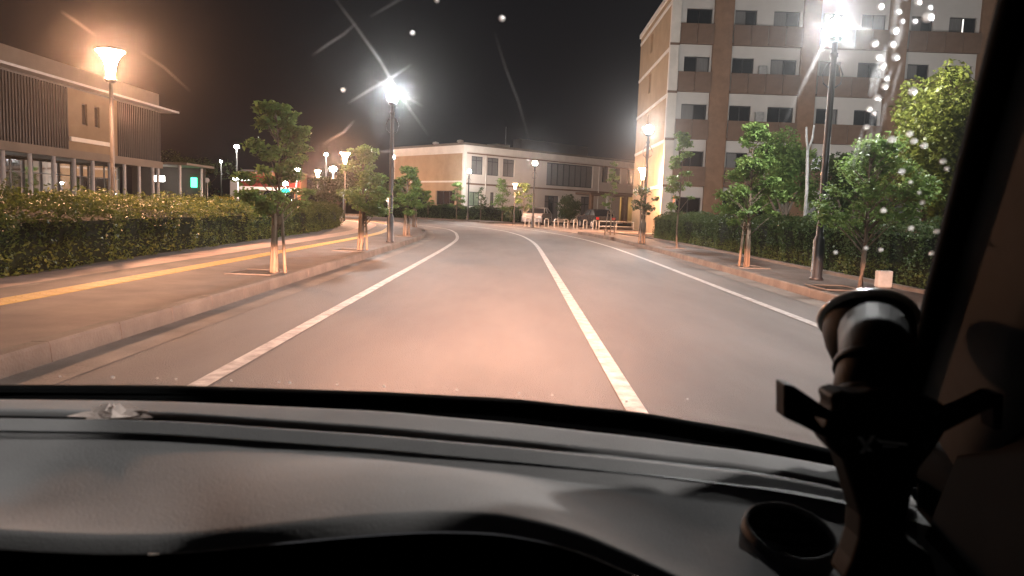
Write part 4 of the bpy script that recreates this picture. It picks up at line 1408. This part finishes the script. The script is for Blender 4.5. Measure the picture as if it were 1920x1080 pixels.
vent.grid([ring(.043, -.014), ring(.0415, .003), ring(.0395, .006), ring(.0365, .004), ring(.035, -.01)])
vent.build("air_vent", DASH, dash, True)
vi = MB()
vi.grid([ring(.0355, .002), ring(.034, -.03), ring(.001, -.03)])
vi.build("vent_well", DASHDARK, dash, True)
for k_ in range(3):
    mb = MB()
    y_ = (-.018, .002, .022)[k_]
    w_ = math.sqrt(.034 ** 2 - y_ ** 2)
    c0 = vc + vy * y_ - ax * .008
    mb.add([tuple(c0 + vx * s_ * w_ + q) for s_ in (-1, 1) for q in (vy * .004 + ax * .004, -vy * .004 + ax * .0, -vy * .004 - ax * .004, vy * .004 - ax * 0)], [(0, 1, 5, 4), (1, 2, 6, 5), (2, 3, 7, 6), (3, 0, 4, 7)])
    mb.build("vent_blade", DASHDARK, dash)

# windscreen: laminated pane with a faint film of dust and dried water, tuned to draw the lamps' bloom
XS = np.linspace(-1.10, 0.50, 41)
TS = np.linspace(-0.02, 1.0, 11)


def slab(x0, x1, t0, t1, thick, lift, nx=41, nt=11, shape=None):
    mb = MB()
    a = [[tuple(ws(x, t) + ws_n(x, t) * lift) for x in np.linspace(x0, x1, nx)] for t in np.linspace(t0, t1, nt)]
    b = [[tuple(ws(x, t) + ws_n(x, t) * (lift + thick)) for x in np.linspace(x0, x1, nx)] for t in np.linspace(t0, t1, nt)]
    mb.grid(a)
    mb.grid([r[::-1] for r in b])
    off = nx * nt
    for i in range(nt - 1):
        for (p, q) in ((i * nx, (i + 1) * nx), (i * nx + nx - 1, (i + 1) * nx + nx - 1)):
            pc, qc = p % nx, q % nx
            pb, qb = off + (p // nx) * nx + (nx - 1 - pc), off + (q // nx) * nx + (nx - 1 - qc)
            mb.f.append((p, q, qb, pb))
    for k_ in range(nx - 1):
        for i in (0, nt - 1):
            p, q = i * nx + k_, i * nx + k_ + 1
            pb, qb = off + i * nx + (nx - 1 - k_), off + i * nx + (nx - 2 - k_)
            mb.f.append((p, q, qb, pb))
    return mb


def film(name, lobes):
    """Forward-scattering film; lobes = [(density, anisotropy), ...]."""
    m = bpy.data.materials.new(name)
    m.use_nodes = True
    n, l = m.node_tree.nodes, m.node_tree.links
    n.remove(n["Principled BSDF"])
    last = None
    for dens, g_ in lobes:
        v = n.new("ShaderNodeVolumeScatter")
        v.inputs["Color"].default_value = (1, 1, 1, 1)
        v.inputs["Density"].default_value = dens
        v.inputs["Anisotropy"].default_value = g_
        if last is not None:
            a = n.new("ShaderNodeAddShader")
            l.new(last, a.inputs[0])
            l.new(v.outputs[0], a.inputs[1])
            last = a.outputs[0]
        else:
            last = v.outputs[0]
    l.new(last, n["Material Output"].inputs["Volume"])
    m.cycles.volume_sampling = 'EQUIANGULAR'
    m.cycles.homogeneous_volume = True
    return m


def closed(mb, name, m, parent):
    import bmesh
    o = mb.build(name, m, parent)
    bm = bmesh.new()
    bm.from_mesh(o.data)
    bmesh.ops.remove_doubles(bm, verts=bm.verts, dist=1e-6)
    bmesh.ops.recalc_face_normals(bm, faces=bm.faces)
    bm.to_mesh(o.data)
    bm.free()
    return o


FILM = film("windscreen_film", [(1.3, 0.985), (0.8, 0.95)])
pane = closed(slab(-1.10, 0.50, -0.02, 1.0, .005, .004), "windscreen", FILM, own)
SMEAR = film("glare_smear_film", [(20.0, 0.978), (20.0, 0.93)])


def smear(pts, w):
    """A dried wiper mark: a thin strip of film on the outer face of the glass along (x, t) points."""
    mb = MB()
    P = [(np.array(a), np.array(b)) for a, b in zip(pts[:-1], pts[1:])]
    lo_, hi_ = [], []
    for i, (x_, t_) in enumerate(pts):
        a = np.array(pts[max(i - 1, 0)])
        b = np.array(pts[min(i + 1, len(pts) - 1)])
        d = (b - a) * np.array([1, .7])
        d /= np.linalg.norm(d)
        k_ = w * math.sin(math.pi * (i + .6) / (len(pts) + .2)) ** 1.0
        n2 = np.array([-d[1], d[0] / .7]) * k_ / 2
        lo_.append((x_ - n2[0], t_ - n2[1]))
        hi_.append((x_ + n2[0], t_ + n2[1]))
    ringv = []
    for l_2, h_2 in zip(lo_, hi_):
        ringv.append([tuple(ws(*q) + ws_n(*q) * z_) for q, z_ in ((l_2, .0096), (h_2, .0096), (h_2, .0106), (l_2, .0106))])
    mb.grid([r + r[:1] for r in ringv])
    mb.add(ringv[0], [(0, 1, 2, 3)])
    mb.add(ringv[-1], [(3, 2, 1, 0)])
    return closed(mb, "glare_smear", SMEAR, pane)


SMEARS = [([(-0.1377, 0.7566), (-0.1327, 0.7605), (-0.1278, 0.7644), (-0.123, 0.7682), (-0.1181, 0.7721), (-0.1134, 0.7755), (-0.1087, 0.779), (-0.104, 0.7824), (-0.0993, 0.7858), (-0.0957, 0.7892), (-0.092, 0.7927), (-0.0885, 0.7961), (-0.0849, 0.7996)], 0.0016), ([(-0.0685, 0.8085), (-0.0625, 0.8124), (-0.0566, 0.8162), (-0.0507, 0.82), (-0.0449, 0.8238), (-0.0391, 0.8274), (-0.0334, 0.8309), (-0.0276, 0.8344), (-0.022, 0.8379)], 0.0012), ([(-0.1141, 0.6894), (-0.1072, 0.6949), (-0.1003, 0.7004), (-0.0935, 0.7058), (-0.0867, 0.7111), (-0.0804, 0.7156), (-0.0741, 0.7201), (-0.0678, 0.7245), (-0.0616, 0.7289), (-0.0556, 0.7338), (-0.0496, 0.7387), (-0.0437, 0.7435), (-0.0378, 0.7482)], 0.002), ([(-0.1547, 0.6217), (-0.1479, 0.6272), (-0.141, 0.6327), (-0.1342, 0.6382), (-0.1274, 0.6435), (-0.1236, 0.6485), (-0.1198, 0.6534), (-0.1161, 0.6583), (-0.1123, 0.6631)], 0.0016), ([(-0.1035, 0.8388), (-0.0992, 0.8289), (-0.0949, 0.8189), (-0.0906, 0.8086), (-0.0862, 0.7982), (-0.0819, 0.7867), (-0.0776, 0.7749), (-0.0731, 0.7629), (-0.0687, 0.7506), (-0.0661, 0.7406), (-0.0636, 0.7303), (-0.061, 0.7199), (-0.0583, 0.7093), (-0.0529, 0.6934), (-0.0473, 0.6771), (-0.0416, 0.6603), (-0.0359, 0.6431)], 0.0022), ([(-0.0788, 0.7245), (-0.0737, 0.7207), (-0.0686, 0.7169), (-0.0635, 0.7131), (-0.0583, 0.7093), (-0.0526, 0.7041), (-0.0467, 0.6988), (-0.0409, 0.6935), (-0.035, 0.6882)], 0.0014), ([(0.051, 0.7924), (0.0524, 0.7817), (0.0538, 0.7707), (0.0553, 0.7595), (0.0567, 0.7481), (0.0588, 0.7364), (0.061, 0.7245), (0.0632, 0.7124), (0.0654, 0.6999), (0.0669, 0.6862), (0.0684, 0.6721), (0.07, 0.6577), (0.0715, 0.6429)], 0.0012), ([(-0.3756, 0.8025), (-0.3729, 0.7994), (-0.3702, 0.7962), (-0.3675, 0.793), (-0.3648, 0.7898), (-0.3617, 0.7858), (-0.3586, 0.7817), (-0.3555, 0.7776), (-0.3523, 0.7735)], 0.0026), ([(-0.3136, 0.7544), (-0.3092, 0.7492), (-0.3048, 0.744), (-0.3003, 0.7387), (-0.2959, 0.7334), (-0.2915, 0.7251), (-0.2872, 0.7168), (-0.2827, 0.7083), (-0.2783, 0.6997)], 0.0014), ([(-0.1043, 0.6108), (-0.0976, 0.6117), (-0.091, 0.6125), (-0.0843, 0.6133), (-0.0776, 0.6141), (-0.0708, 0.6159), (-0.064, 0.6176), (-0.0572, 0.6194), (-0.0505, 0.6211)], 0.0012), ([(0.328, 0.6806), (0.3329, 0.6998), (0.3378, 0.7183), (0.3425, 0.7361), (0.3471, 0.7532), (0.3512, 0.7678), (0.3553, 0.782), (0.3593, 0.7957), (0.3633, 0.809), (0.3652, 0.8167), (0.3671, 0.8242), (0.369, 0.8316), (0.3708, 0.8389)], 0.0028), ([(0.3423, 0.8096), (0.3475, 0.8094), (0.3528, 0.8093), (0.358, 0.8091), (0.3633, 0.809), (0.3717, 0.8081), (0.3801, 0.8072), (0.3885, 0.8063), (0.3969, 0.8054)], 0.002), ([(0.402, 0.6832), (0.402, 0.6788), (0.402, 0.6743), (0.402, 0.6698), (0.402, 0.6653), (0.4015, 0.6607), (0.4011, 0.6561), (0.4006, 0.6514), (0.4002, 0.6466)], 0.0023501066423565545), ([(0.4114, 0.7729), (0.4108, 0.7658), (0.4102, 0.7586), (0.4095, 0.7513), (0.4089, 0.7439), (0.4088, 0.7363), (0.4086, 0.7287), (0.4085, 0.721), (0.4084, 0.7131)], 0.0019035306050094718), ([(0.4259, 0.7698), (0.4253, 0.7634), (0.4247, 0.757), (0.4241, 0.7504), (0.4235, 0.7438), (0.4235, 0.7371), (0.4236, 0.7304), (0.4237, 0.7235), (0.4238, 0.7166)], 0.002679069056195228), ([(0.41, 0.7193), (0.4096, 0.7152), (0.4092, 0.7111), (0.4087, 0.707), (0.4083, 0.7028), (0.4083, 0.6986), (0.4083, 0.6944), (0.4084, 0.6902), (0.4084, 0.6859)], 0.001392643311936573), ([(0.4182, 0.722), (0.4172, 0.7146), (0.4162, 0.7072), (0.4151, 0.6996), (0.4141, 0.6919), (0.4145, 0.6843), (0.4148, 0.6765), (0.4152, 0.6686), (0.4156, 0.6606)], 0.001255551653010632), ([(0.413, 0.7096), (0.4121, 0.7045), (0.4113, 0.6994), (0.4104, 0.6942), (0.4096, 0.689), (0.41, 0.6839), (0.4103, 0.6787), (0.4107, 0.6734), (0.4111, 0.6681)], 0.002174827933726818), ([(0.402, 0.6814), (0.4017, 0.6746), (0.4015, 0.6677), (0.4013, 0.6607), (0.401, 0.6537), (0.4006, 0.6465), (0.4001, 0.6392), (0.3996, 0.6318), (0.3991, 0.6244)], 0.003596818472889402), ([(0.4192, 0.8112), (0.4188, 0.8068), (0.4183, 0.8024), (0.4179, 0.798), (0.4175, 0.7935), (0.4175, 0.7889), (0.4175, 0.7844), (0.4175, 0.7798), (0.4175, 0.7751)], 0.0019085823851875904), ([(0.4155, 0.8604), (0.4152, 0.8552), (0.4148, 0.8499), (0.4145, 0.8445), (0.4141, 0.8391), (0.4139, 0.8336), (0.4136, 0.828), (0.4134, 0.8223), (0.4132, 0.8166)], 0.004053068943587398), ([(0.4114, 0.7729), (0.4119, 0.7694), (0.4123, 0.766), (0.4128, 0.7625), (0.4133, 0.7589), (0.4125, 0.7553), (0.4116, 0.7517), (0.4108, 0.748), (0.41, 0.7443)], 0.0032231691446602886), ([(0.4185, 0.7177), (0.4185, 0.7118), (0.4184, 0.7057), (0.4183, 0.6996), (0.4183, 0.6934), (0.4178, 0.6871), (0.4174, 0.6807), (0.4169, 0.6742), (0.4164, 0.6677)], 0.0032766668239344893), ([(0.4141, 0.7257), (0.4137, 0.7221), (0.4133, 0.7185), (0.4129, 0.7148), (0.4125, 0.7111), (0.4126, 0.7074), (0.4126, 0.7037), (0.4127, 0.7), (0.4127, 0.6963)], 0.003593801658291063), ([(0.4113, 0.7781), (0.4102, 0.7713), (0.4091, 0.7645), (0.408, 0.7575), (0.4068, 0.7504), (0.4072, 0.7433), (0.4076, 0.7361), (0.408, 0.7288), (0.4084, 0.7214)], 0.003371028763952389), ([(0.4082, 0.685), (0.4076, 0.6774), (0.4071, 0.6697), (0.4065, 0.6618), (0.4059, 0.6539), (0.4057, 0.6459), (0.4056, 0.6377), (0.4054, 0.6295), (0.4052, 0.6211)], 0.002859750119380623), ([(0.4189, 0.7641), (0.4185, 0.7597), (0.4181, 0.7554), (0.4176, 0.751), (0.4172, 0.7465), (0.4172, 0.7421), (0.4172, 0.7376), (0.4173, 0.733), (0.4173, 0.7284)], 0.0024605536040793914), ([(0.4225, 0.7304), (0.4215, 0.7261), (0.4205, 0.7218), (0.4195, 0.7174), (0.4184, 0.713), (0.4191, 0.7087), (0.4198, 0.7044), (0.4204, 0.7), (0.4211, 0.6956)], 0.0017630248207035563), ([(0.4123, 0.6799), (0.4117, 0.6766), (0.4112, 0.6733), (0.4106, 0.67), (0.41, 0.6666), (0.4103, 0.6633), (0.4106, 0.66), (0.4108, 0.6567), (0.4111, 0.6534)], 0.003686394212929567), ([(0.4153, 0.8316), (0.415, 0.8275), (0.4147, 0.8233), (0.4144, 0.8191), (0.4141, 0.8149), (0.414, 0.8106), (0.4138, 0.8063), (0.4137, 0.802), (0.4135, 0.7976)], 0.0015187861535962714), ([(0.4119, 0.6699), (0.4116, 0.6667), (0.4113, 0.6635), (0.411, 0.6602), (0.4107, 0.6569), (0.4107, 0.6536), (0.4107, 0.6503), (0.4107, 0.647), (0.4107, 0.6437)], 0.0017854785647909586), ([(0.4106, 0.7879), (0.4101, 0.7834), (0.4095, 0.7789), (0.4089, 0.7743), (0.4083, 0.7696), (0.4084, 0.765), (0.4085, 0.7603), (0.4086, 0.7556), (0.4087, 0.7508)], 0.0032009791315616423), ([(0.4018, 0.6666), (0.4009, 0.6613), (0.4001, 0.6559), (0.3992, 0.6505), (0.3983, 0.645), (0.3986, 0.6396), (0.399, 0.6342), (0.3993, 0.6287), (0.3997, 0.6232)], 0.003412400948370681), ([(0.4178, 0.7577), (0.4178, 0.7553), (0.4178, 0.7529), (0.4178, 0.7504), (0.4178, 0.7479), (0.4176, 0.7454), (0.4174, 0.7429), (0.4171, 0.7404), (0.4169, 0.7378)], 0.0016471149324466484), ([(0.421, 0.8118), (0.4209, 0.8087), (0.4208, 0.8056), (0.4207, 0.8024), (0.4206, 0.7993), (0.4204, 0.7961), (0.4202, 0.7929), (0.42, 0.7897), (0.4198, 0.7864)], 0.0038582254842910594), ([(0.4109, 0.7874), (0.4105, 0.7819), (0.4102, 0.7765), (0.4098, 0.7709), (0.4095, 0.7653), (0.4092, 0.7597), (0.409, 0.754), (0.4088, 0.7482), (0.4085, 0.7423)], 0.004022874246928783), ([(0.4079, 0.7762), (0.4069, 0.7699), (0.4059, 0.7636), (0.4049, 0.7571), (0.4038, 0.7506), (0.4042, 0.7441), (0.4045, 0.7375), (0.4048, 0.7308), (0.4052, 0.724)], 0.0038130411355236484), ([(0.4035, 0.7558), (0.4036, 0.7518), (0.4037, 0.7478), (0.4039, 0.7438), (0.404, 0.7397), (0.4034, 0.7356), (0.4028, 0.7314), (0.4023, 0.7272), (0.4017, 0.7229)], 0.0013513512409740627)]
for pts, w in SMEARS:  # wiper marks, some laid across the lamps to draw their glare streaks
    smear(pts, w)
seal = MB()
for x_ in (.502, -1.102):
    seal.tube([ws(x_, t) for t in np.linspace(0, 1, 9)], .011, 8)
seal.tube([ws(x_, 1.0) for x_ in XS], .014, 8)
seal.build("windscreen_seal", FRIT, own, True)

WATER = bpy.data.materials.new("water_drop")
WATER.use_nodes = True
n_, l_ = WATER.node_tree.nodes, WATER.node_tree.links
n_.remove(n_["Principled BSDF"])
rf_ = n_.new("ShaderNodeBsdfRefraction")
rf_.inputs["Roughness"].default_value = 0.55
rf_.inputs["IOR"].default_value = 1.12
tl_ = n_.new("ShaderNodeBsdfTranslucent")
mw_ = n_.new("ShaderNodeMixShader")
mw_.inputs[0].default_value = 0.55
l_.new(rf_.outputs[0], mw_.inputs[1])
l_.new(tl_.outputs[0], mw_.inputs[2])
l_.new(mw_.outputs[0], n_["Material Output"].inputs[0])
DROPS = [(0.43, 0.835, 4), (0.44, 0.82, 7), (0.4, 0.83, 4), (0.415, 0.805, 5), (0.42, 0.775, 5), (0.4, 0.79, 5), (0.405, 0.775, 4), (0.41, 0.765, 5), (0.44, 0.735, 6), (0.445, 0.68, 5), (0.45, 0.67, 5), (0.43, 0.67, 6), (0.46, 0.665, 5), (0.48, 0.645, 5), (0.485, 0.635, 4), (0.445, 0.625, 5), (0.47, 0.58, 4), (0.435, 0.56, 5), (0.465, 0.535, 5), (0.49, 0.535, 5), (0.49, 0.495, 5), (0.44, 0.49, 4), (0.465, 0.595, 3), (0.455, 0.61, 3), (0.425, 0.49, 4), (0.395, 0.475, 4), (0.42, 0.84, 4), (0.415, 0.825, 4), (0.42, 0.815, 3), (0.415, 0.79, 4), (0.415, 0.75, 4), (0.415, 0.74, 5), (0.41, 0.725, 5), (0.41, 0.705, 4), (0.405, 0.71, 4), (0.405, 0.685, 4), (0.44, 0.83, 3), (0.43, 0.815, 3), (0.0, 0.83, 3), (0.06, 0.81, 4), (-0.03, 0.79, 3), (-0.115, 0.71, 3), (-0.61, 0.008, 3), (-0.54, 0.008, 5), (-0.48, 0.008, 3), (-0.455, 0.008, 3), (-0.38, 0.008, 3), (-0.315, 0.008, 3), (-0.3, 0.008, 4), (-0.235, 0.008, 3), (-0.17, 0.008, 4), (-0.07, 0.008, 3), (0.015, 0.008, 3), (0.16, 0.008, 5), (0.06, 0.01, 2), (0.24, 0.04, 2)]
drop_me = None
for x_, t_, s_ in DROPS:
    if drop_me is None:
        mb = MB()
        mb.lathe([(1.0, 0.0), (0.95, .25), (.75, .5), (.4, .68), (.02, .74)], 12)
        mb.f = mb.f[:-2]
        o = mb.build("water_drop", WATER, pane, True)
        drop_me = o.data
    else:
        o = link("water_drop", drop_me, None, pane)
    n__ = ws_n(x_, t_)
    p = ws(x_, t_) + n__ * .0095
    r_ = .00052 * s_
    o.matrix_local = Matrix.Translation(p) @ n__.to_track_quat('Z', 'Y').to_matrix().to_4x4() @ Matrix.Diagonal((r_, r_, r_, 1))

# pillars, roof, doors and the outside of the body
for sgn, x_ in ((1, .505), (-1, -1.105)):
    rows = []
    for t in np.linspace(0.16, 1.02, 12):
        p = ws(x_, t)
        rows.append([p + Vector((sgn * a, b, c_)) for a, b, c_ in ((.006, .012, .006), (.004, -.010, 0), (.010, -.03, -.02), (.020, -.06, -.05), (.034, -.085, -.07), (.10, -.11, -.07), (.17, -.10, 0), (.17, .05, 0), (.03, .05, .02))])
    mb = MB()
    mb.grid([[tuple(v) for v in r + r[:1]] for r in rows])
    mb.build("windscreen_pillar", PILLARM, own, True)
rf = MB()
rf.grid([[(x_, y, z) for x_ in np.linspace(-.95, .40, 7)] for y, z in ((.47, 1.50), (.3, 1.53), (-.4, 1.56), (-1.4, 1.53), (-2.0, 1.45))])
rf.grid([[(x_, y, z) for x_ in np.linspace(.40, -.95, 7)] for y, z in ((.52, 1.535), (.3, 1.58), (-.4, 1.61), (-1.4, 1.58), (-2.0, 1.50))])
rf.build("roof", PILLARM, own, True)
for sgn, x_ in ((1, .56), (-1, -1.16)):
    mb = MB()
    a = .10 * sgn
    rows = [[(x_ + (0 if z < .97 else -.02 * sgn), y, z) for y in (1.15, .85, .5, 0, -.8, -1.8, -2.2)] for z in (.25, .80, .93, .985)]
    rows.append([(x_ + a, y, .985) for y in (1.15, .85, .5, 0, -.8, -1.8, -2.2)])
    rows.append([(x_ + a * 1.2, y, .3) for y in (1.15, .85, .5, 0, -.8, -1.8, -2.2)])
    mb.grid(rows)
    d_ = mb.build("door", FRIT, own, True)
    mb = MB()
    mb.tube([(x_ - .035 * sgn, y, z) for y, z in ((.80, .95), (.6, .962), (.4, .965), (-.6, .95))], .012, 8)
    mb.build("door_trim_strip", CHROME, d_, True)
    mb = MB()
    mb.tube([(x_ - .09 * sgn, y, z) for y, z in ((-1.0, .985), (-1.0, 1.5))], .05, 8)
    mb.build("door_pillar", DASHDARK, d_, True)
mb = MB()   # dark corner panel between door and pillar on the driver's side
mb.add([(.475, .80, .93), (.43, .50, .93), (.40, .42, 1.05), (.42, .52, 1.19), (.50, .74, 1.17)], [(0, 1, 2, 3, 4)])
mb.add([(.56, .80, .93), (.55, .30, .93), (.52, .30, 1.30), (.52, .52, 1.36), (.58, .74, 1.17)], [(0, 1, 2, 3, 4)])
mb.build("door_corner_panel", FRIT, own)
mb = MB()
mb.box(-1.16, .56, -2.25, -2.2, .25, 1.45)
mb.build("rear_panel", DASHDARK, own)
mb = MB()
mb.box(-1.1, .5, -2.15, 1.0, .22, .27)
mb.build("floor_pan", DASHDARK, own)
for x_ in (-.68, .08):
    mb = MB()
    mb.box(x_ - .25, x_ + .25, -.95, -.45, .35, .60, .06)
    mb.box(x_ - .25, x_ + .25, -1.1, -.95, .35, 1.15, .05)
    mb.box(x_ - .13, x_ + .13, -1.12, -1.0, 1.17, 1.38, .04)
    mb.build("seat", DASHDARK, own, bevel=.03)
hd = MB()
hd.grid([[(CX + k_ * w_, y + .0 * k_, z - dz * k_ * k_) for k_ in np.linspace(-1, 1, 9)] for y, z, w_, dz in ((1.06, .955, .80, .05), (1.4, .88, .80, .06), (1.75, .76, .78, .07), (1.95, .66, .70, .06), (2.02, .5, .70, .0), (2.02, .25, .68, 0))])
hd.build("bonnet", CARPAINT, own, True)
for sgn in (-1, 1):
    mb = MB()
    mb.grid([[(CX + sgn * .84, 1.06, z), (CX + sgn * .86, 1.5, z), (CX + sgn * .80, 1.85, z), (CX + sgn * .70, 1.99, z)] for z in (.25, .55, .70)])
    mb.build("wing", CARPAINT, own, True)
    mb = MB()
    mb.lathe([(.09, 0), (.085, .02), (.05, .035), (.005, .04)], 14)
    o = mb.build("headlight", LENS, own, True)
    o.matrix_local = Matrix.Translation((CX + sgn * .55, 2.03, .58)) @ Vector((0, 1, 0)).to_track_quat('Z', 'Y').to_matrix().to_4x4()
    ld = bpy.data.lights.new("headlight_beam", 'SPOT')
    ld.energy = HEADLIGHT
    ld.color = (1.0, 0.50, 0.33)
    ld.spot_size = rad(170)
    ld.spot_blend = 0.3
    ld.shadow_soft_size = 0.06
    # dipped-beam pattern: cut-off at the horizon, strongest just below it
    ld.use_nodes = True
    nt_ = ld.node_tree
    nn, nl = nt_.nodes, nt_.links
    em_ = nn["Emission"]
    tc_ = nn.new("ShaderNodeTexCoord")
    sx_ = nn.new("ShaderNodeSeparateXYZ")
    nl.new(tc_.outputs["Normal"], sx_.inputs[0])

    def mth(op, a, b=None):
        q = nn.new("ShaderNodeMath")
        q.operation = op
        for k_, v_ in enumerate((a, b)):
            if v_ is None:
                continue
            if hasattr(v_, "is_linked"):
                nl.new(v_, q.inputs[k_])
            else:
                q.inputs[k_].default_value = v_
        return q.outputs[0]
    dep = mth('MAXIMUM', mth('MULTIPLY', sx_.outputs[1], BEAM_SIGN), 0.0)
    core_ = mth('DIVIDE', 1.0, mth('POWER', mth('ADD', dep, 0.03), 1.75))
    cut_ = mth('MINIMUM', mth('MULTIPLY', dep, 25.0), 1.0)
    side_ = mth('DIVIDE', 1.0, mth('ADD', 1.0, mth('POWER', mth('MULTIPLY', mth('ABSOLUTE', sx_.outputs[0]), 4.8), 3.0)))
    near_ = mth('DIVIDE', 1.0, mth('ADD', 1.0, mth('POWER', mth('DIVIDE', dep, 0.17), 3.0)))
    nl.new(mth('MULTIPLY', mth('MULTIPLY', mth('MULTIPLY', core_, cut_), side_), near_), em_.inputs[1])
    lo = bpy.data.objects.new("headlight_beam", ld)
    COL.objects.link(lo)
    lo.parent = own
    lo.location = (CX + sgn * .55, 2.12, .60)
    lo.rotation_euler = (rad(90), 0, rad(-2))

# ------------------------------------------------------------------ phone mount stuck to the windscreen
MOUNTBLK = mat("mount_black_plastic", (0.005, 0.005, 0.005), 0.62, 0.10, noise=(20, 0.2))
GEL = mat("clear_gel_rim", (0.55, 0.53, 0.50), 0.25, 0.5, noise=(30, 0.2))
pm = empty("phone_mount", (.30, .60, .985), 0, "black phone holder with side clamps and suction cup on the windscreen", "phone holder")
pm.location = (0, 0, 0)
cradle = [(0.2526, 1.1441), (0.263, 1.1475), (0.276, 1.145), (0.2863, 1.1497), (0.314, 1.1495), (0.3275, 1.1426), (0.3447, 1.141), (0.3477, 1.1192), (0.3398, 1.1035), (0.3292, 1.0875), (0.3257, 1.0695), (0.3235, 1.047), (0.3243, 1.0289), (0.346, 1.0161), (0.3545, 0.992), (0.2760, 0.990), (0.2824, 1.009), (0.2861, 1.0274), (0.2858, 1.0455), (0.2757, 1.0721), (0.2676, 1.0919), (0.2536, 1.1046), (0.2503, 1.1199), (0.2577, 1.1334)]
mb = MB()
mb.prism(cradle, .568, .600)
mb.build("cradle", MOUNTBLK, pm, bevel=.005, seg=3)
mb = MB()
mb.prism([(0.2134, 1.1535), (0.2221, 1.1517), (0.262, 1.1270), (0.262, 1.1235), (0.2325, 1.1292), (0.2316, 1.1223), (0.262, 1.1120), (0.262, 1.1060), (0.2508, 1.1113), (0.2155, 1.1265)], .562, .582)
mb.build("clamp_arm", MOUNTBLK, pm, bevel=.002)
mb = MB()
mb.prism([(0.3369, 1.1329), (0.3576, 1.1406), (0.3769, 1.1518), (0.3846, 1.1521), (0.3863, 1.1229), (0.3799, 1.1226), (0.378, 1.1414), (0.3627, 1.1321), (0.3404, 1.1189)], .562, .582)
mb.build("clamp_arm", MOUNTBLK, pm, bevel=.002)
mb = MB()
mb.tube([(.301, .602, 1.115), (.304, .61, 1.14), (.320, .635, 1.165), (.338, .680, 1.178)], [.026, .029, .031, .031], 20)
mb.build("arm", MOUNTBLK, pm, True)
n__ = ws_n(.40, .30)
cc = Vector((.359, .735, 1.176))
Mx = Matrix.Translation(cc) @ n__.to_track_quat('Z', 'Y').to_matrix().to_4x4()
mb = MB()
mb.lathe([(.026, -.044), (.036, -.036), (.0415, -.018), (.043, -.004), (.0425, .006)], 32)
o = mb.build("suction_cup", MOUNTBLK, pm, True)
o.matrix_local = Mx
mb = MB()
mb.lathe([(.042, .0065), (.0465, .007), (.048, .010), (.045, .014), (.02, .016)], 32)
r__ = mb.build("gel_rim", GEL, o, True)
for q, rr_ in (((.302, .6015, 1.128), .031), ((.3125, .623, 1.153), .033)):
    mb = MB()
    a_ = Vector((.016, .025, .028)).normalized()
    mb.tube([Vector(q) - a_ * .004, Vector(q) - a_ * .003, Vector(q) + a_ * .003, Vector(q) + a_ * .004], [rr_ - .002, rr_, rr_, rr_ - .002], 24)
    mb.build("ring_nut", MOUNTBLK, pm, True)
for x_, z_ in ((.262, 1.137), (.336, 1.134), (.266, 1.108), (.331, 1.106)):
    mb = MB()
    mb.prism([(x_ + .0028 * math.cos(a), z_ + .0028 * math.sin(a)) for a in np.linspace(0, 2 * math.pi, 11)[:-1]], .5665, .5685)
    mb.build("screw", DASHDARK, pm)
for z0_, z1_ in ((1.060, 1.068), (1.044, 1.052)):
    mb = MB()
    mb.box(.294, .316, .5655, .5685, z0_, z1_, .001)
    mb.build("grip_rib", MOUNTBLK, pm)
em = MB()
EMB = mat("silver_print", (.8, .8, .8), .4, .5, noise=(60, .3))
for q in ([(0.2760, 1.1122), (0.2800, 1.1120), (0.2890, 1.1010), (0.2850, 1.1008)], [(0.2872, 1.1135), (0.2902, 1.1135), (0.2822, 1.0992), (0.2788, 1.0992)],
          [(0.2905, 1.1118), (0.2935, 1.1080), (0.3165, 1.1066), (0.3150, 1.1085), (0.2950, 1.1100)], [(.2960, 1.1060), (.2975, 1.1048), (.3090, 1.1050), (.3085, 1.1058)]):
    em.prism(q, .5670, .5676)
em.build("emblem", EMB, pm)

# crumpled tissue left in the slot of the dashboard
r = np.random.default_rng(8)
mb = MB()
rows = []
for i in range(9):
    th = math.pi * (i + .5) / 9
    rows.append([(.034 * math.sin(th) * math.cos(a) * (1 + .35 * r.normal()), .014 * math.sin(th) * math.sin(a) * (1 + .3 * r.normal()), .011 * math.cos(th) * (1 + .3 * r.normal())) for a in np.linspace(0, 2 * math.pi, 15)[:-1]])
    rows[-1].append(rows[-1][0])
mb.grid(rows)
ti = mb.build("crumpled_tissue", mat("tissue_paper", (.62, .50, .44), .9, .2, noise=(40, .3)))
ti.location = (-.462, .845, 1.022)
tag(ti, "small crumpled tissue lying in the dashboard slot", "tissue")
